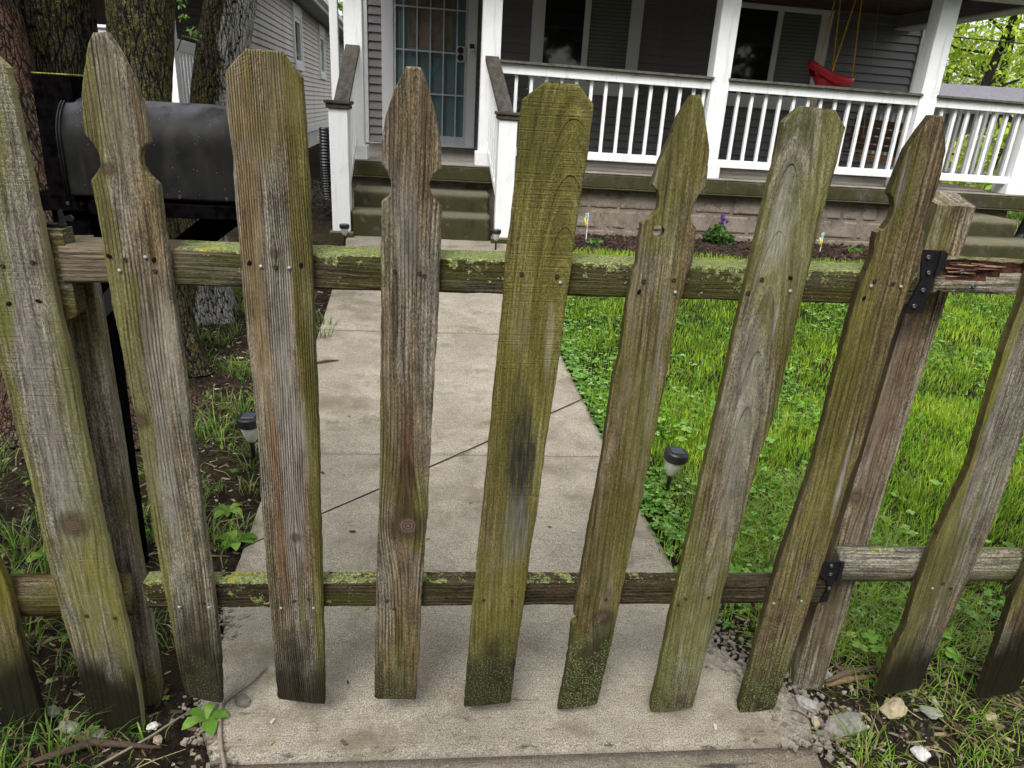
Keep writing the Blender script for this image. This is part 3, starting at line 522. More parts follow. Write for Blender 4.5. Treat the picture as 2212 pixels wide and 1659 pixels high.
def plate(poly,y0,y1): return prism([(p[0],p[1]) for p in poly],'y',y0,y1)
h1=mk('hinge',join(plate([(1.006,1.267),(1.052,1.267),(1.050,1.205),(1.043,1.130),(1.003,1.127),(1.012,1.16),(1.022,1.20)],1.424,1.430),tube([(1.052,1.421,1.268),(1.052,1.421,1.215)],.0055,10),plate([(1.052,1.266),(1.068,1.262),(1.064,1.225),(1.054,1.215)],1.424,1.431)),M['hinge'],gate,(1.03,1.427,1.2))
for x,z in [(1.023,1.252),(1.033,1.219),(1.031,1.181),(1.020,1.145)]: fast('bolt',x,z,h1,1.4225,.85)
h2=mk('hinge',join(plate([(.955,.481),(1.010,.481),(1.011,.434),(1.003,.415),(1.002,.385),(.999,.357),(.984,.357),(.992,.401),(.984,.425),(.962,.443)],1.424,1.430),tube([(1.012,1.421,.482),(1.012,1.421,.42)],.0055,10)),M['hinge'],gate,(.99,1.427,.42))
for x,z in [(.985,.470),(.989,.444),(.995,.401)]: fast('bolt',x,z,h2,1.4225,.85)

# ------------------------------------------------------------------ left fence and its post
lf=empty('picket_fence',(-.85,1.43,0),'left run of picket fence ending in a broad green stained picket','fence')
p1=picket('picket','f1',W['f1'],lf,t=.021,label='broad picket with a round knot and blackened foot')
p0=picket('picket','f0',W['f0'],lf,t=.021,label='outer picket with a green and black foot')
for kind,x,z in [('screw',-.807,.353),('screw',-.746,.346),('screw',-.777,1.178),('screw',-.832,1.169),('hole',-.780,1.102),('hole',-.835,1.095)]: fast(kind,x,z,p1)
def roundrail(x0,x1,y0,y1,z0a,z1a,z0b,z1b,seed,bow=.02,n=90,rag=.002):
    xs=np.linspace(x0,x1,n); V=[]
    for x in xs:
        f=(x-x0)/(x1-x0); zb=z0a+(z0b-z0a)*f; zt=z1a+(z1b-z1a)*f; q=[]
        for k in range(13):
            u=k/12; q.append((x,y0+bow*(2*u-1)**2,zb+(zt-zb)*u))
        q+= [(x,y1,zt-.004),(x,y1,(zt+zb)/2),(x,y1,zb+.004)]
        V.append(q)
    V=np.array(V); m=V.shape[1]; d=fbm(n3(V[...,0]*16,V[...,1]*100+seed,V[...,2]*160),4)*2; V[...,1]+=rag*d; V[...,2]+=rag*.6*fbm(n3(V[...,0]*30+seed,V[...,1]*60,V[...,2]*60),3)
    idx=np.arange(n*m).reshape(n,m); a=idx[:-1];b=idx[1:]; F=np.stack([a,b,np.roll(b,-1,1),np.roll(a,-1,1)],-1).reshape(-1,4).tolist(); F.append(idx[0].tolist()); F.append(idx[-1][::-1].tolist())
    return V.reshape(-1,3),F
mk('rail',roundrail(-2.2,-.722,1.4325,1.472,.318,.430,.317,.428,21),W['raill'],lf,(-1.2,1.43,.37),True)
mk('rail',roundrail(-2.2,-.76,1.4325,1.472,1.13,1.225,1.13,1.225,22),W['raill'],lf,(-1.2,1.43,1.18),True)
for i,x in enumerate((-1.17,-1.40,-1.63,-1.86,-2.09)):
    P['x%d'%i]=([(x-.02,1.545),(x-.055,1.50),(x-.055,.0)],[(x+.02,1.545),(x+.055,1.50),(x+.055,.0)]); picket('picket','x%d'%i,W['f0'],lf)
def post(x0,y0,wd,z0,z1,lean,rot,seed,slant=0,dent=.0015):
    nz=90; zs=np.linspace(z0,z1,nz); ns=8; V=[]
    for z in zs:
        f=(z-z0)/(z1-z0); q=[]
        sq=[]
        for (a,b) in [((-1,-1),(1,-1)),((1,-1),(1,1)),((1,1),(-1,1)),((-1,1),(-1,-1))]:
            for k in range(ns):
                u=k/ns; px=a[0]+(b[0]-a[0])*u; py=a[1]+(b[1]-a[1])*u
                r=max(abs(px),abs(py)); c=.965 if (abs(abs(px)-1)<1e-6 and abs(abs(py)-1)<1e-6) else 1; sq.append((px*c,py*c))
        for px,py in sq:
            X=px*wd/2; Y=py*wd/2; ca,sa=math.cos(rot),math.sin(rot)
            zz=z+(slant*(py+1)/2 if z==zs[-1] else 0)
            q.append((x0+lean[0]*f+X*ca-Y*sa,y0+lean[1]*f+X*sa+Y*ca,zz))
        V.append(q)
    V=np.array(V); d=fbm(n3(V[...,0]*130+seed,V[...,1]*130,V[...,2]*9),4)*2; c=np.array([x0,y0,0]); dr=V-c; dr[...,2]=0; dr/=np.maximum(np.linalg.norm(dr,axis=-1,keepdims=True),1e-6); V+=dr*(d*dent)[...,None]
    m=4*ns; idx=np.arange(nz*m).reshape(nz,m); a=idx[:-1];b=idx[1:]; F=np.stack([a,np.roll(a,-1,1),np.roll(b,-1,1),b],-1).reshape(-1,4).tolist(); F.append(idx[0][::-1].tolist()); F.append(idx[-1].tolist())
    return V.reshape(-1,3),F
mk('post',post(-.772,1.532,.088,-.03,1.20,(.0,.0),math.radians(14),31,0,.003),W['postl'],lf,(-.772,1.53,0))
mk('cleat',prism([(-.80,1.236),(-.728,1.236),(-.7255,1.10),(-.726,1.068),(-.752,1.052),(-.80,1.05)],'y',1.436,1.478),W['raill'],lf,(-.75,1.45,1.1),label='short wooden cleat beside the latch')
mk('latch',join(plate([(-.765,1.236),(-.742,1.244),(-.738,1.250),(-.738,1.270),(-.732,1.272),(-.730,1.258),(-.716,1.262),(-.712,1.256),(-.716,1.250),(-.728,1.251),(-.732,1.240),(-.75,1.2365)],1.452,1.458),box(-.775,-.735,1.458,1.474,1.2365,1.243,.001)),M['hinge'],lf,(-.74,1.455,1.24))

# ------------------------------------------------------------------ right fence and its post
rf=empty('picket_fence',(1.25,1.43,0),'right run of picket fence with a rotten splintered top rail and reddish hinge post','fence')
for k in ('r1','r2'):
    o=picket('picket',k,W[k],rf,t=.021,label={'r1':'picket with yellow green algae stripes','r2':'outer picket with a black foot'}[k])
    if k=='r1':
        for kind,x,z in [('screw',1.289,.425),('screw',1.316,.408),('nail',1.265,.409),('screw',1.27,1.22),('screw',1.32,1.21)]: fast(kind,x,z,o)
for i,x in enumerate((1.84,2.07,2.30,2.53)):
    P['y%d'%i]=([(x-.02,1.545),(x-.055,1.50),(x-.055,.0)],[(x+.02,1.545),(x+.055,1.50),(x+.055,.0)]); picket('picket','y%d'%i,W['r2'],rf)
mk('post',post(1.066,1.546,.089,-.03,1.352,(.052,.0),math.radians(-4),41,.022,.0026),W['postr'],rf,(1.08,1.546,0),label='reddish gate post with a weathered cracked top')
mk('rail',roundrail(1.016,2.6,1.4325,1.476,.396,.498,.385,.480,42,.024,120,.003),W['railend'],rf,(1.6,1.45,.44),True,label='half round lower rail with yellow lichen')
def rottenrail():
    V,F=railmesh(1.062,2.6,1.4325,1.478,1.176,1.249,1.170,1.240,43,.005,.003,260)
    x,y,z=V.T
    a=np.exp(-((x-1.13)/.075)**2)*np.clip((z-1.196)/.03,0,1)*(y<1.45)
    a=np.maximum(a,.8*np.exp(-((x-1.30)/.11)**2)*np.clip((z-1.214)/.02,0,1)*(y<1.45)); a=a*np.clip(1.25-(z-1.238)*60,.15,1)
    V[:,1]+=a*(.022+.02*fbm(n3(x*40,z*200,1),4)); V[:,2]+=.004*a*fbm(n3(x*60,y*80,z*30),4)*2
    e=np.exp(-((x-1.062)/.02)**2); V[:,2]+=e*.012*fbm(n3(x*90,y*90,z*90))*2; V[:,0]+=.018*e*fbm(n3(1,y*130,z*150))*2
    return V,F
RV=rottenrail(); ro=mk('rail',RV,W['rot'],rf,(1.6,1.45,1.21),label='rotten splintered top rail with reddish torn wood'); ro.data.materials.append(rotm)
for p in ro.data.polygons:
    q=np.mean([RV[0][i] for i in p.vertices],axis=0)
    if 1.438<q[1]<1.47 and 1.192<q[2]<1.240 and q[0]<1.45 and 1.066<q[0]: p.material_index=1
# torn splinters in the hollow
sp=[]
for i in range(46):
    x=1.075+.27*rng.random(); z=1.203+.036*rng.random(); l=.02+.05*rng.random(); y=1.436+.014*rng.random(); t=.0012+.002*rng.random()
    sp.append(tube([(x,y,z),(x+l*.5,y-.002*rng.random(),z+.004*(rng.random()-.5)),(x+l,y+.004*rng.random(),z+.006*(rng.random()-.5))],[t,t*.9,t*.2],5))
o=mk('splinter',join(*sp),M['stick'],rf,(1.2,1.44,1.22),kind='stuff'); n=len(o.data.vertices); cattr(o,np.array([(.10,.045,.03),(.22,.13,.09),(.05,.03,.02)])[rng.integers(0,3,46)].repeat(n//46,axis=0))
rr=[c for c in rf.children if c.name.startswith('rail')][-1]
for x,z in [(1.114,1.222),(1.151,1.192),(1.110,1.177)]: fast('bolt',x,z,rr,1.431,.9)
# ------------------------------------------------------------------ ground, walk
TAN=math.tan(math.radians(2.66))
def wl(y): return -.585-TAN*np.asarray(y)          # left and right edge of the walk
def wr(y): return .935-TAN*np.asarray(y)
def sheet(xs,ys,zf):
    X,Y=np.meshgrid(xs,ys); Z=zf(X,Y); V=np.stack([X,Y,Z],-1).reshape(-1,3); n=len(xs); m=len(ys)
    idx=np.arange(n*m).reshape(m,n); a=idx[:-1,:-1]; return V,np.stack([a,idx[:-1,1:],idx[1:,1:],idx[1:,:-1]],-1).reshape(-1,4)
def soilz(X,Y):
    z=gz(Y)-.012+.02*fbm(n3(X*5,Y*5,0),3)+.012*fbm(n3(X*28,Y*28,2),4)*(np.abs(X)<4)
    inw=(X>wl(Y)-.0)&(X<wr(Y)+.0)&(Y<7.0); z=np.where(inw,gz(Y)-.05,z)
    z=np.where((Y<1.8)&(X>-.45)&(X<.85),-.05,z)
    return z
xs=np.unique(np.concatenate([np.array([-300,-120,-60,-30,-18,-12,-9,-7,-5.5,-4.5]),np.arange(-4,5,.028),np.array([5.2,5.6,6,6.6,7.4,8.5,10,13,18,30,60,120,300])]))
ys=np.unique(np.concatenate([np.array([-300,-120,-60,-30,-18,-10,-6,-3,-1.5,-.5,.2,.6,.8]),np.arange(.9,3.2,.022),np.arange(3.2,7.6,.05),np.array([8,8.6,9.5,11,13,16,20,26,36,60,120,300])]))
V,F=sheet(xs,ys,soilz); mk('ground',(V,F),M['soil'],None,(0,0,0),True,kind='structure')
walk=empty('walkway',(0,3,0),kind='structure')
def slab(name,poly_fn,y0,y1,mat,lab=None,lift=.004,nx=40,ny=40,xl=wl,xr=wr,ragged=0,bev=.012):
    ys=np.linspace(y0,y1,ny); u=np.concatenate([[0,.006],np.linspace(.02,.98,nx-4),[.994,1]])
    V=[]
    for j,y in enumerate(ys):
        a,b=float(xl(y)),float(xr(y)); ra=ragged*fbm(n3(y*9,5.,1.),4)*2; rb=ragged*fbm(n3(y*9,9.,4.),4)*2
        x=a+ra+(b+rb-a-ra)*u; z=gz(y)+lift+.004*fbm(n3(x*2,y*2,1),2)+.0016*fbm(n3(x*20,y*20,3),3)
        e=np.zeros(nx); e[0]=e[-1]=bev; e[1]=e[-2]=bev*.25
        if j in (0,ny-1): e=np.maximum(e,.007)
        V.append(np.stack([x,np.full(nx,y),z-e],1))
    V=np.array(V); B=V.copy()[[0,-1]]; top=V.reshape(-1,3); idx=np.arange(ny*nx).reshape(ny,nx)
    a=idx[:-1,:-1]; F=np.stack([a,idx[:-1,1:],idx[1:,1:],idx[1:,:-1]],-1).reshape(-1,4).tolist()
    rim=np.concatenate([idx[0,:],idx[1:,-1],idx[-1,-2::-1],idx[-2:0:-1,0]]); low=top[rim].copy(); low[:,2]-=.09; n0=len(top); k=len(rim)
    F+=[[rim[(i+1)%k],rim[i],n0+i,n0+(i+1)%k] for i in range(k)]
    return mk(name,(np.concatenate([top,low]),F),mat,walk,(0,(y0+y1)/2,0),True,label=lab)
axl=lambda y: np.interp(y,[.5,1.31,1.34,1.48,1.6,1.75,1.9],[-.50,-.53,-.545,-.62,-.64,-.63,wl(1.9)])
axr=lambda y: np.interp(y,[.5,1.31,1.40,1.47,1.55,1.67,1.9],[.97,.985,1.02,1.02,.93,.86,wr(1.9)])
slab('concrete_slab',None,-.2,1.303,M['apron'],'front slab before the gate',.001,70,40,axl,axr,.012)
slab('concrete_slab',None,1.309,2.901,M['walk2'],'slab under the gate',.004,70,70,lambda y: np.where(y<1.9,axl(y),wl(y)),lambda y: np.where(y<1.9,axr(y),wr(y)),.006)
slab('concrete_slab',None,2.914,4.495,M['walk'],None,.004,50,40)
slab('concrete_slab',None,4.508,5.62,M['walk'],None,.004,40,24)
slab('concrete_slab',None,5.626,6.70,M['walk'],None,.004,40,24)
# ragged broken cement edge (right of the gate) and left shoulder
cr=[]
for i in range(900):
    y=1.26+.62*rng.random(); x=(float(axr(y)) if i<700 else float(axl(y)))+(.055*rng.standard_normal()*(1 if i<700 else .5)); r=.0025+.006*rng.random()**2
    Vv,Ff=box(-r,r,-r*.8,r*.8,-r*.5,r*.5); Vv=Vv*(.75+.5*rng.random((8,1))); a=rng.random()*6; Vv,Ff=rotz((Vv,Ff),a,np.zeros(3)); cr.append((Vv+[x,y,.003],Ff))
o=mk('cement_crumbs',join(*cr),M['stone'],None,(0,1.5,0),kind='stuff'); cc=np.array([.20,.175,.145])[None]*(.6+.7*rng.random((900,1))); cattr(o,np.repeat(cc,8,0))

# ------------------------------------------------------------------ house
HO=(2.5,7.2,0)
house=empty('house',HO,'low gray sided house with a white railed front porch and a teal front door','house')
def sh(VF):
    V,F=VF; V=np.array(V,float); k=.004+.0105*np.clip((V[:,2]-.94)/.93,0,1); V[:,2]-=V[:,0]*k*np.clip((V[:,2]-.3)/.4,0,1); return V,F
def hp(name,VF,mat,parent=None,smooth=False,label=None,kind=None):
    V,F=sh(VF); V=V+np.array([0,7.2,0]); c=V.mean(0); return mk(name,(V,F),mat,parent or house,tuple(c),smooth,label=label,kind=kind)
WY=3.0; s_=1.1397
def wz(z): return 1.5+(z-1.5)*s_
# porch floor, foundation blocks, steps
def roughbox(x0,x1,y0,y1,z0,z1,amp,nx=60,seed=0):
    bm=bmesh.new(); bmesh.ops.create_cube(bm,size=1)
    for v in bm.verts: v.co=Vector((x0+(v.co.x+.5)*(x1-x0),y0+(v.co.y+.5)*(y1-y0),z0+(v.co.z+.5)*(z1-z0)))
    le=[e for e in bm.edges if abs((e.verts[0].co-e.verts[1].co).x)>1e-4]; bmesh.ops.subdivide_edges(bm,edges=le,cuts=nx,use_grid_fill=True)
    le=[e for e in bm.edges if abs((e.verts[0].co-e.verts[1].co).z)>1e-4]; bmesh.ops.subdivide_edges(bm,edges=le,cuts=5,use_grid_fill=True)
    bmesh.ops.bevel(bm,geom=[e for e in bm.edges if e.calc_face_angle(0)>1],offset=.012,segments=2,affect='EDGES')
    bm.verts.index_update(); V=np.array([v.co[:] for v in bm.verts]); F=[[v.index for v in f.verts] for f in bm.faces]; bm.free()
    d=fbm(n3(V[:,0]*11+seed,V[:,1]*11,V[:,2]*11),4)*2; V[:,1]+=amp*d; V[:,2]+=amp*.5*fbm(n3(V[:,0]*13,V[:,1]*13+seed,V[:,2]*3),4)*2; return V,F
hp('porch_floor',roughbox(-1.06,6.12,0,WY+.02,.79,.953,.008,150,1),M['slabc'],smooth=True)
hp('porch_floor_edge',roughbox(-1.065,6.125,-.006,.004,.795,.948,.006,150,2),M['mossc'],smooth=True,label='mossy concrete porch edge')
fnd=hp('foundation',box(-1.0,6.0,.091,WY,.1,.80),M['block'])
for r,(za,zb) in enumerate(((.20,.385),(.39,.588),(.593,.79))):
    x=.56-(.2 if r%2 else 0)
    while x<5.95:
        x2=min(x+.395,5.98); bx_=roughbox(max(x,.5),x2-.006,.084+.008*rng.random(),.16,za,zb,.010,16,int(x*31+r*7)); hp('foundation_block',bx_,M['block'],fnd,True); x+=.40
for i,(y0,y1,z0,z1) in enumerate(((-.55,-.27,.22,.552),(-.27,.02,.3,.722))):
    hp('porch_step',roughbox(-.855,.415,y0,y1+.03,z0,z1,.008,40,5+i),M['mossc'],smooth=True)
# columns
def col(x0,x1,lab=None,base=True):
    c=hp('porch_column',box(x0,x1,.055,.055+(x1-x0),.953,2.80,.004),M['white'],label=lab)
    if base: hp('column_base',box(x0-.028,x1+.028,.03,.08+(x1-x0),.953,1.085,.006),M['white'],c)
for a,b in ((-.785-.165,-.785),(.305,.483),(2.535,2.712),(4.685,4.868),(5.90,6.075)): col(a,b)
hp('porch_beam',box(-1.0,6.15,.05,.26,2.80,3.02),M['white2']); hp('porch_beam',box(6.0,6.2,.26,WY,2.86,3.02),M['soffit'])
hp('beam_trim',box(5.985,6.215,.255,WY+.01,2.84,2.862),M['white2'])
for k in range(10): hp('ceiling_board',box(-1.0,6.2,.26+k*.274,.26+k*.274+.268,3.02,3.04),M['ceil'])
hp('roof',prism([(-.45,2.98),(-.45,3.06),(3.5,4.6),(7.6,3.06),(7.6,2.98),(3.5,4.45)],'x',-1.5,6.9),M['shingle'])
hp('soffit_panel',box(-1.5,6.9,-.45,.05,3.02,3.04),M['soffit'])
# railings
def rail_run(xs,xe,bal,name='porch_railing',lab=None):
    c=hp(name,box(xs,xe,.075,.115,1.803,1.892,.003),M['white'],label=lab)
    hp('cap_board',box(xs-.015,xe+.015,.035,.178,1.894,1.917,.003),M['cap'],c)
    hp('bottom_rail',box(xs,xe,.075,.115,1.064,1.142,.003),M['white'],c)
    for x in bal: j_=.004*(rng.random()-.5); hp('baluster',box(x-.011+j_,x+.019+j_,.116,.150+j_,1.11,1.86),M['white'],c)
    return c
rail_run(.483,2.535,[.645,.789,.936,1.081,1.227,1.374,1.518,1.666,1.815,1.961,2.111,2.253,2.387,2.49])
rail_run(2.712,4.685,[2.842,2.985,3.129,3.273,3.415,3.565,3.698,3.85,3.992,4.134,4.278,4.421,4.557,4.655])
rail_run(4.868,5.90,[4.99,5.134,5.278,5.423,5.565,5.707,5.84])
c=hp('porch_railing',box(6.0,6.04,.24,WY-.05,1.803,1.892,.003),M['white'],label='side railing of the porch')
hp('cap_board',box(5.96,6.10,.24,WY-.05,1.894,1.917,.003),M['cap'],c); hp('bottom_rail',box(6.0,6.04,.24,WY-.05,1.064,1.142,.003),M['white'],c)
for k in range(18): hp('baluster',box(5.965,5.998,.33+k*.148,.364+k*.148,1.10,1.86),M['white'],c)
# stair newels and handrails
def newel(x0,x1):
    n=hp('newel_post',box(x0,x1,-.585,-.585+(x1-x0),.37,1.40,.003),M['white'])
    hp('newel_cap',join(box(x0-.035,x1+.035,-.62,-.55+(x1-x0),1.44,1.468,.006),box(x0-.02,x1+.02,-.605,-.565+(x1-x0),1.402,1.44,.006)),M['capmoss'],n)
    hp('newel_foot',box(x0-.03,x1+.03,-.61,-.56+(x1-x0),.26,.368,.008),M['mossc'],n)
newel(-1.013,-.854); newel(.455,.615)
def sprism(x0,x1,y0,y1,z0,z1,t):  # sloped board
    V=[(x0,y0,z0-t),(x1,y0,z0-t),(x1,y1,z1-t),(x0,y1,z1-t),(x0,y0,z0),(x1,y0,z0),(x1,y1,z1),(x0,y1,z1)]
    return np.array(V,float),[[3,2,1,0],[4,5,6,7],[0,1,5,4],[1,2,6,5],[2,3,7,6],[3,0,4,7]]
def skew(VF,xt,xb,w):   # move x so the centre runs from xb (bottom, y=-.585) to xt (top, y=.06)
    V,F=VF; V=np.array(V,float); f=(V[:,1]+.585)/.645; V[:,0]=V[:,0]*w+xb+(xt-xb)*f; return V,F
for (xt,xb) in ((-.871,-.90),(.404,.512)):
    c=hp('stair_railing',skew(sprism(-.5,.5,-.44,.06,1.37,1.84,.08),xt,xb,.04),M['white'])
    hp('handrail',skew(sprism(-.5,.5,-.585,.06,1.472,1.945,.038),xt,xb,.126),M['capmoss'],c)
    hp('bottom_rail',skew(sprism(-.5,.5,-.44,.06,.74,1.17,.07),xt,xb,.04),M['white'],c)
    for k in range(5):
        y=-.37+k*.088; z=1.40+(y+.44)*.94; hp('baluster',skew(box(-.5,.5,y,y+.034,.70+(y+.44)*.86,z-.07),xt,xb,.036),M['white'],c)
# walls with separate lap boards
wall=hp('wall',box(-1.07,6.42,WY+.03,WY+7,.3,3.04),M['siding'])
op=[(-.858,.365,.9,9),(1.064,2.51,1.755,9),(3.60,5.083,1.735,9)]
z=.965
while z<3.02:
    x=-1.04; segs=[]; edges=sorted([o for o in op if o[3]>z+.09 and z+.10>o[2]])
    for o in edges:
        if o[0]>x: segs.append((x,o[0]))
        x=o[1]
    segs.append((x,6.385))
    for a,b in segs:
        poly=[(WY+.03,z),(WY-.004,z),(WY-.010,z+.006),(WY+.016,z+.1),(WY+.03,z+.1)]
        hp('siding_board',prism(poly,'x',a+.002,b-.002),M['siding'],wall)
    z+=.1015
hp('corner_trim',box(-1.085,-1.035,WY-.022,WY+.03,.955,3.02),M['white2']); hp('corner_trim',box(6.385,6.47,WY-.022,WY+.03,.955,3.02),M['white2'])
hp('skirt_trim',box(-1.03,6.38,WY-.016,WY+.03,.925,.963),M['white2'])
# front door
df=hp('door_frame',join(box(-.858,-.708,WY-.035,WY+.02,.98,3.02,.003),box(.246,.365,WY-.035,WY+.02,.98,3.02,.003),box(-.858,.365,WY-.06,WY+.02,.955,.982,.003),box(-.708,.246,WY-.035,WY+.02,2.985,3.02)),M['white2'])
sd_=hp('storm_door',join(box(-.706,-.675,WY-.026,WY-.002,.985,2.98,.002),box(.212,.244,WY-.026,WY-.002,.985,2.98,.002),box(-.675,.212,WY-.026,WY-.002,.985,1.09,.002),box(-.675,.212,WY-.026,WY-.002,2.90,2.98,.002)),M['bar'])
for x in (-.578,-.407,-.237,-.067,.104): hp('bar',box(x-.008,x+.008,WY-.032,WY-.014,1.09,2.90),M['bar'],sd_)
for z in (2.612,2.113,1.607): hp('bar',box(-.675,.212,WY-.036,WY-.018,z-.009,z+.009),M['bar'],sd_)
lp=hp('lock_plate',box(.108,.225,WY-.040,WY-.012,2.013,2.204,.004),M['bar'],sd_)
for z in (2.153,2.068): V,F=lathe([(.036,0),(.040,.004),(.040,.012),(.034,.016)],(0,0,0),18); hp('knob',(np.stack([V[:,0]+.153,WY-.04-V[:,2],V[:,1]+z],1),F),M['blackpl'],sd_,True)
# iron scroll in the middle panel
def scroll(cx,cz,s,r0):
    return tube([(cx+s*r0*math.cos(a)*(1-a/14),WY-.012,cz+r0*math.sin(a)*(1-a/14)) for a in np.linspace(-.6,8.5,36)],.004,5)
hp('scroll',join(scroll(-.30,2.05,1,.05),scroll(-.17,2.05,-1,.05),tube([(-.355,WY-.012,2.03),(-.34,WY-.012,1.97),(-.237,WY-.012,1.80),(-.135,WY-.012,1.97),(-.115,WY-.012,2.03)],.004,5),scroll(-.46,2.06,-1,.035),scroll(-.02,2.06,1,.035)),M['teal'],sd_)
idr=hp('front_door',box(-.70,.24,WY+.012,WY+.03,.985,2.98),M['teal'])
hp('door_glass',box(-.505,.035,WY+.004,WY+.0115,2.148,2.75,.002),M['beige'],idr); hp('glass_bead',join(box(-.53,-.507,WY-.001,WY+.0115,2.13,2.77),box(.037,.058,WY-.001,WY+.0115,2.13,2.77),box(-.507,.037,WY-.001,WY+.0115,2.125,2.146)),M['teal'],idr)
db=hp('doorbell',box(.270,.332,WY-.062,WY-.036,2.112,2.185,.003),M['white2']); hp('camera_cap',box(.270,.332,WY-.063,WY-.036,2.187,2.24,.003),M['blackpl'],db)
V,F=lathe([(.011,0),(.016,.002),(.016,.004),(.011,.004)],(0,0,0),16); hp('button',(np.stack([V[:,0]+.301,WY-.0625-V[:,2],V[:,1]+2.148],1),F),M['bar'],db)
# windows
def window(x0,x1,zb,zt,pl,pm0,pm1,pr,zpb):
    w=hp('window',join(box(x0,pl,WY-.03,WY+.02,zb,zt,.003),box(pr,x1,WY-.03,WY+.02,zb,zt,.003),box(pl,pr,WY-.03,WY+.02,zb,zpb,.003),box(pl,pr,WY-.03,WY+.02,zt-.06,zt,.003)),M['white2'])
    hp('mullion',box(pm0,pm1,WY-.024,WY+.02,zpb,zt-.06,.002),M['white2'],w)
    hp('sill',box(x0-.02,x1+.02,WY-.045,WY-.0,zb-.022,zb-.001),M['white2'],w)
    hp('pane',box(pl,pm0,WY-.006,WY+.014,zpb,zt-.06),M['glass'],w,label='dark left pane'); hp('pane',box(pm1,pr,WY-.004,WY+.014,zpb,zt-.06),M['blind'],w,label='pane with closed blinds')
window(1.064,2.51,1.768,3.01,1.229,1.744,1.822,2.348,1.905)
window(3.62,5.083,1.755,3.0,3.80,4.323,4.40,4.928,1.905)
hp('downspout',box(-1.40,-1.30,2.25,2.33,.35,3.05,.008),M['vinyl'])
# second set of steps at the right end of the porch
for y0,y1,x0,x1,z0,z1 in ((-.56,.0,4.75,5.62,.30,.735),(-.95,-.5,4.75,5.72,.2,.565)):
    V,F=roughbox(x0,x1,y0,y1,z0,z1,.01,30,33); V[:,2]+=V[:,0]*.004; hp('porch_step',(V,F),M['mossc'],smooth=True,label='side porch step')

# ------------------------------------------------------------------ porch furniture
sw=empty('toddler_swing',(4.2,8.2,1.91),'red plastic toddler swing hanging on yellow ropes above the porch rail','swing')
def swing():
    n=34; rim=[];
    for k in range(n):
        a=2*math.pi*k/n; x=4.19+.262*math.cos(a); y=8.2+.17*math.sin(a); u=math.cos(a)
        z=2.012+.035*u*u*(1.0) - .045*u + .055*max(0,-u)**1.5
        rim.append((x,y,z))
    prof=[(.94,-.078),(1.0,-.05),(1.04,-.012),(1.0,.012),(.86,.006),(.72,-.06)]
    V=[];F=[]
    for s,dz in prof:
        for (x,y,z) in rim: V.append((4.19+(x-4.19)*s,8.2+(y-8.2)*s,z+dz+ (.02 if s<.9 else 0)*0))
    for i in range(len(prof)-1):
        for k in range(n): F.append([i*n+k,i*n+(k+1)%n,(i+1)*n+(k+1)%n,(i+1)*n+k])
    return np.array(V),F
mk('seat_rim',swing(),M['red'],sw,(4.2,8.2,2.0),True)
V,F=lathe([(.0,.0),(.70,.0),(.76,.05),(1.0,.14)],(0,0,0),30); mk('bucket',(np.stack([4.20+V[:,0]*.205,8.2+V[:,1]*.14,1.862+V[:,2]*1.0],1),F),M['red'],sw,(4.2,8.2,1.9),True)
for a,b in (((3.985,8.09,2.11),(4.09,8.2,3.03)),((4.135,8.07,2.03),(4.31,8.14,3.03)),((4.27,8.33,2.03),(4.165,8.30,3.03)),((4.445,8.2,2.0),(4.345,8.2,3.03))):
    a=Vector(a);b=Vector(b); q=[]
    pts=[a+(b-a)*t for t in np.linspace(0,1,26)]; mk('rope',tube(pts,[.0065+.0012*(i%2) for i in range(26)],7),M['yellow'],sw,tuple((a+b)/2))
for x in (4.04,4.30): mk('rope_tail',tube([(x,8.2,1.87),(x+.004,8.2,1.74),(x-.002,8.2,1.66)],[.008,.008,.009],6),M['yellow'],sw,(x,8.2,1.8))
benchm=wood('porch_bench_wood',60,axis='x',tone=.1,green=.0,rings=60,val=1.0,brown=1,stains=[(0,0,3,3,(.10,.042,.022),.8)])
benchm2=wood('porch_bench_arm_wood',61,axis='z',tone=.2,green=.0,rings=60,val=1.3,brown=1,stains=[(0,0,3,3,(.24,.11,.05),.8)])
bn=empty('porch_bench_swing',(5.2,8.95,1.2),'brown slatted wooden bench swing hung on chains behind the porch railing','bench')
for i,(z0,z1,xa,xb) in enumerate(((1.515,1.605,5.03,5.66),(1.42,1.50,4.99,5.66),(1.325,1.405,4.97,5.66),(1.245,1.31,4.97,5.66))):
    V,F=box(xa,xb,8.98-.03*i,9.0-.03*i,z0,z1,.003); V[:,2]-=(V[:,0]-5.3)*.06; mk('back_slat',(V,F),benchm,bn,tuple(V.mean(0)))
for i in range(4):
    V,F=box(4.90,5.62,8.52+i*.10,8.605+i*.10,1.185,1.205,.003); V[:,2]-=(V[:,0]-5.3)*.06; mk('seat_slat',(V,F),benchm,bn,tuple(V.mean(0)))
mk('armrest',box(4.88,4.96,8.5,8.98,1.39,1.415,.003),benchm2,bn,(4.9,8.7,1.4)); mk('armrest',box(5.58,5.66,8.5,8.98,1.37,1.40,.003),benchm2,bn,(5.6,8.7,1.4))
mk('side_panel',box(5.60,5.63,8.52,8.95,1.17,1.37,.003),benchm2,bn,(5.6,8.7,1.3)); mk('seat_apron',box(4.90,5.62,8.49,8.515,1.13,1.195,.003),benchm2,bn,(5.3,8.5,1.15))
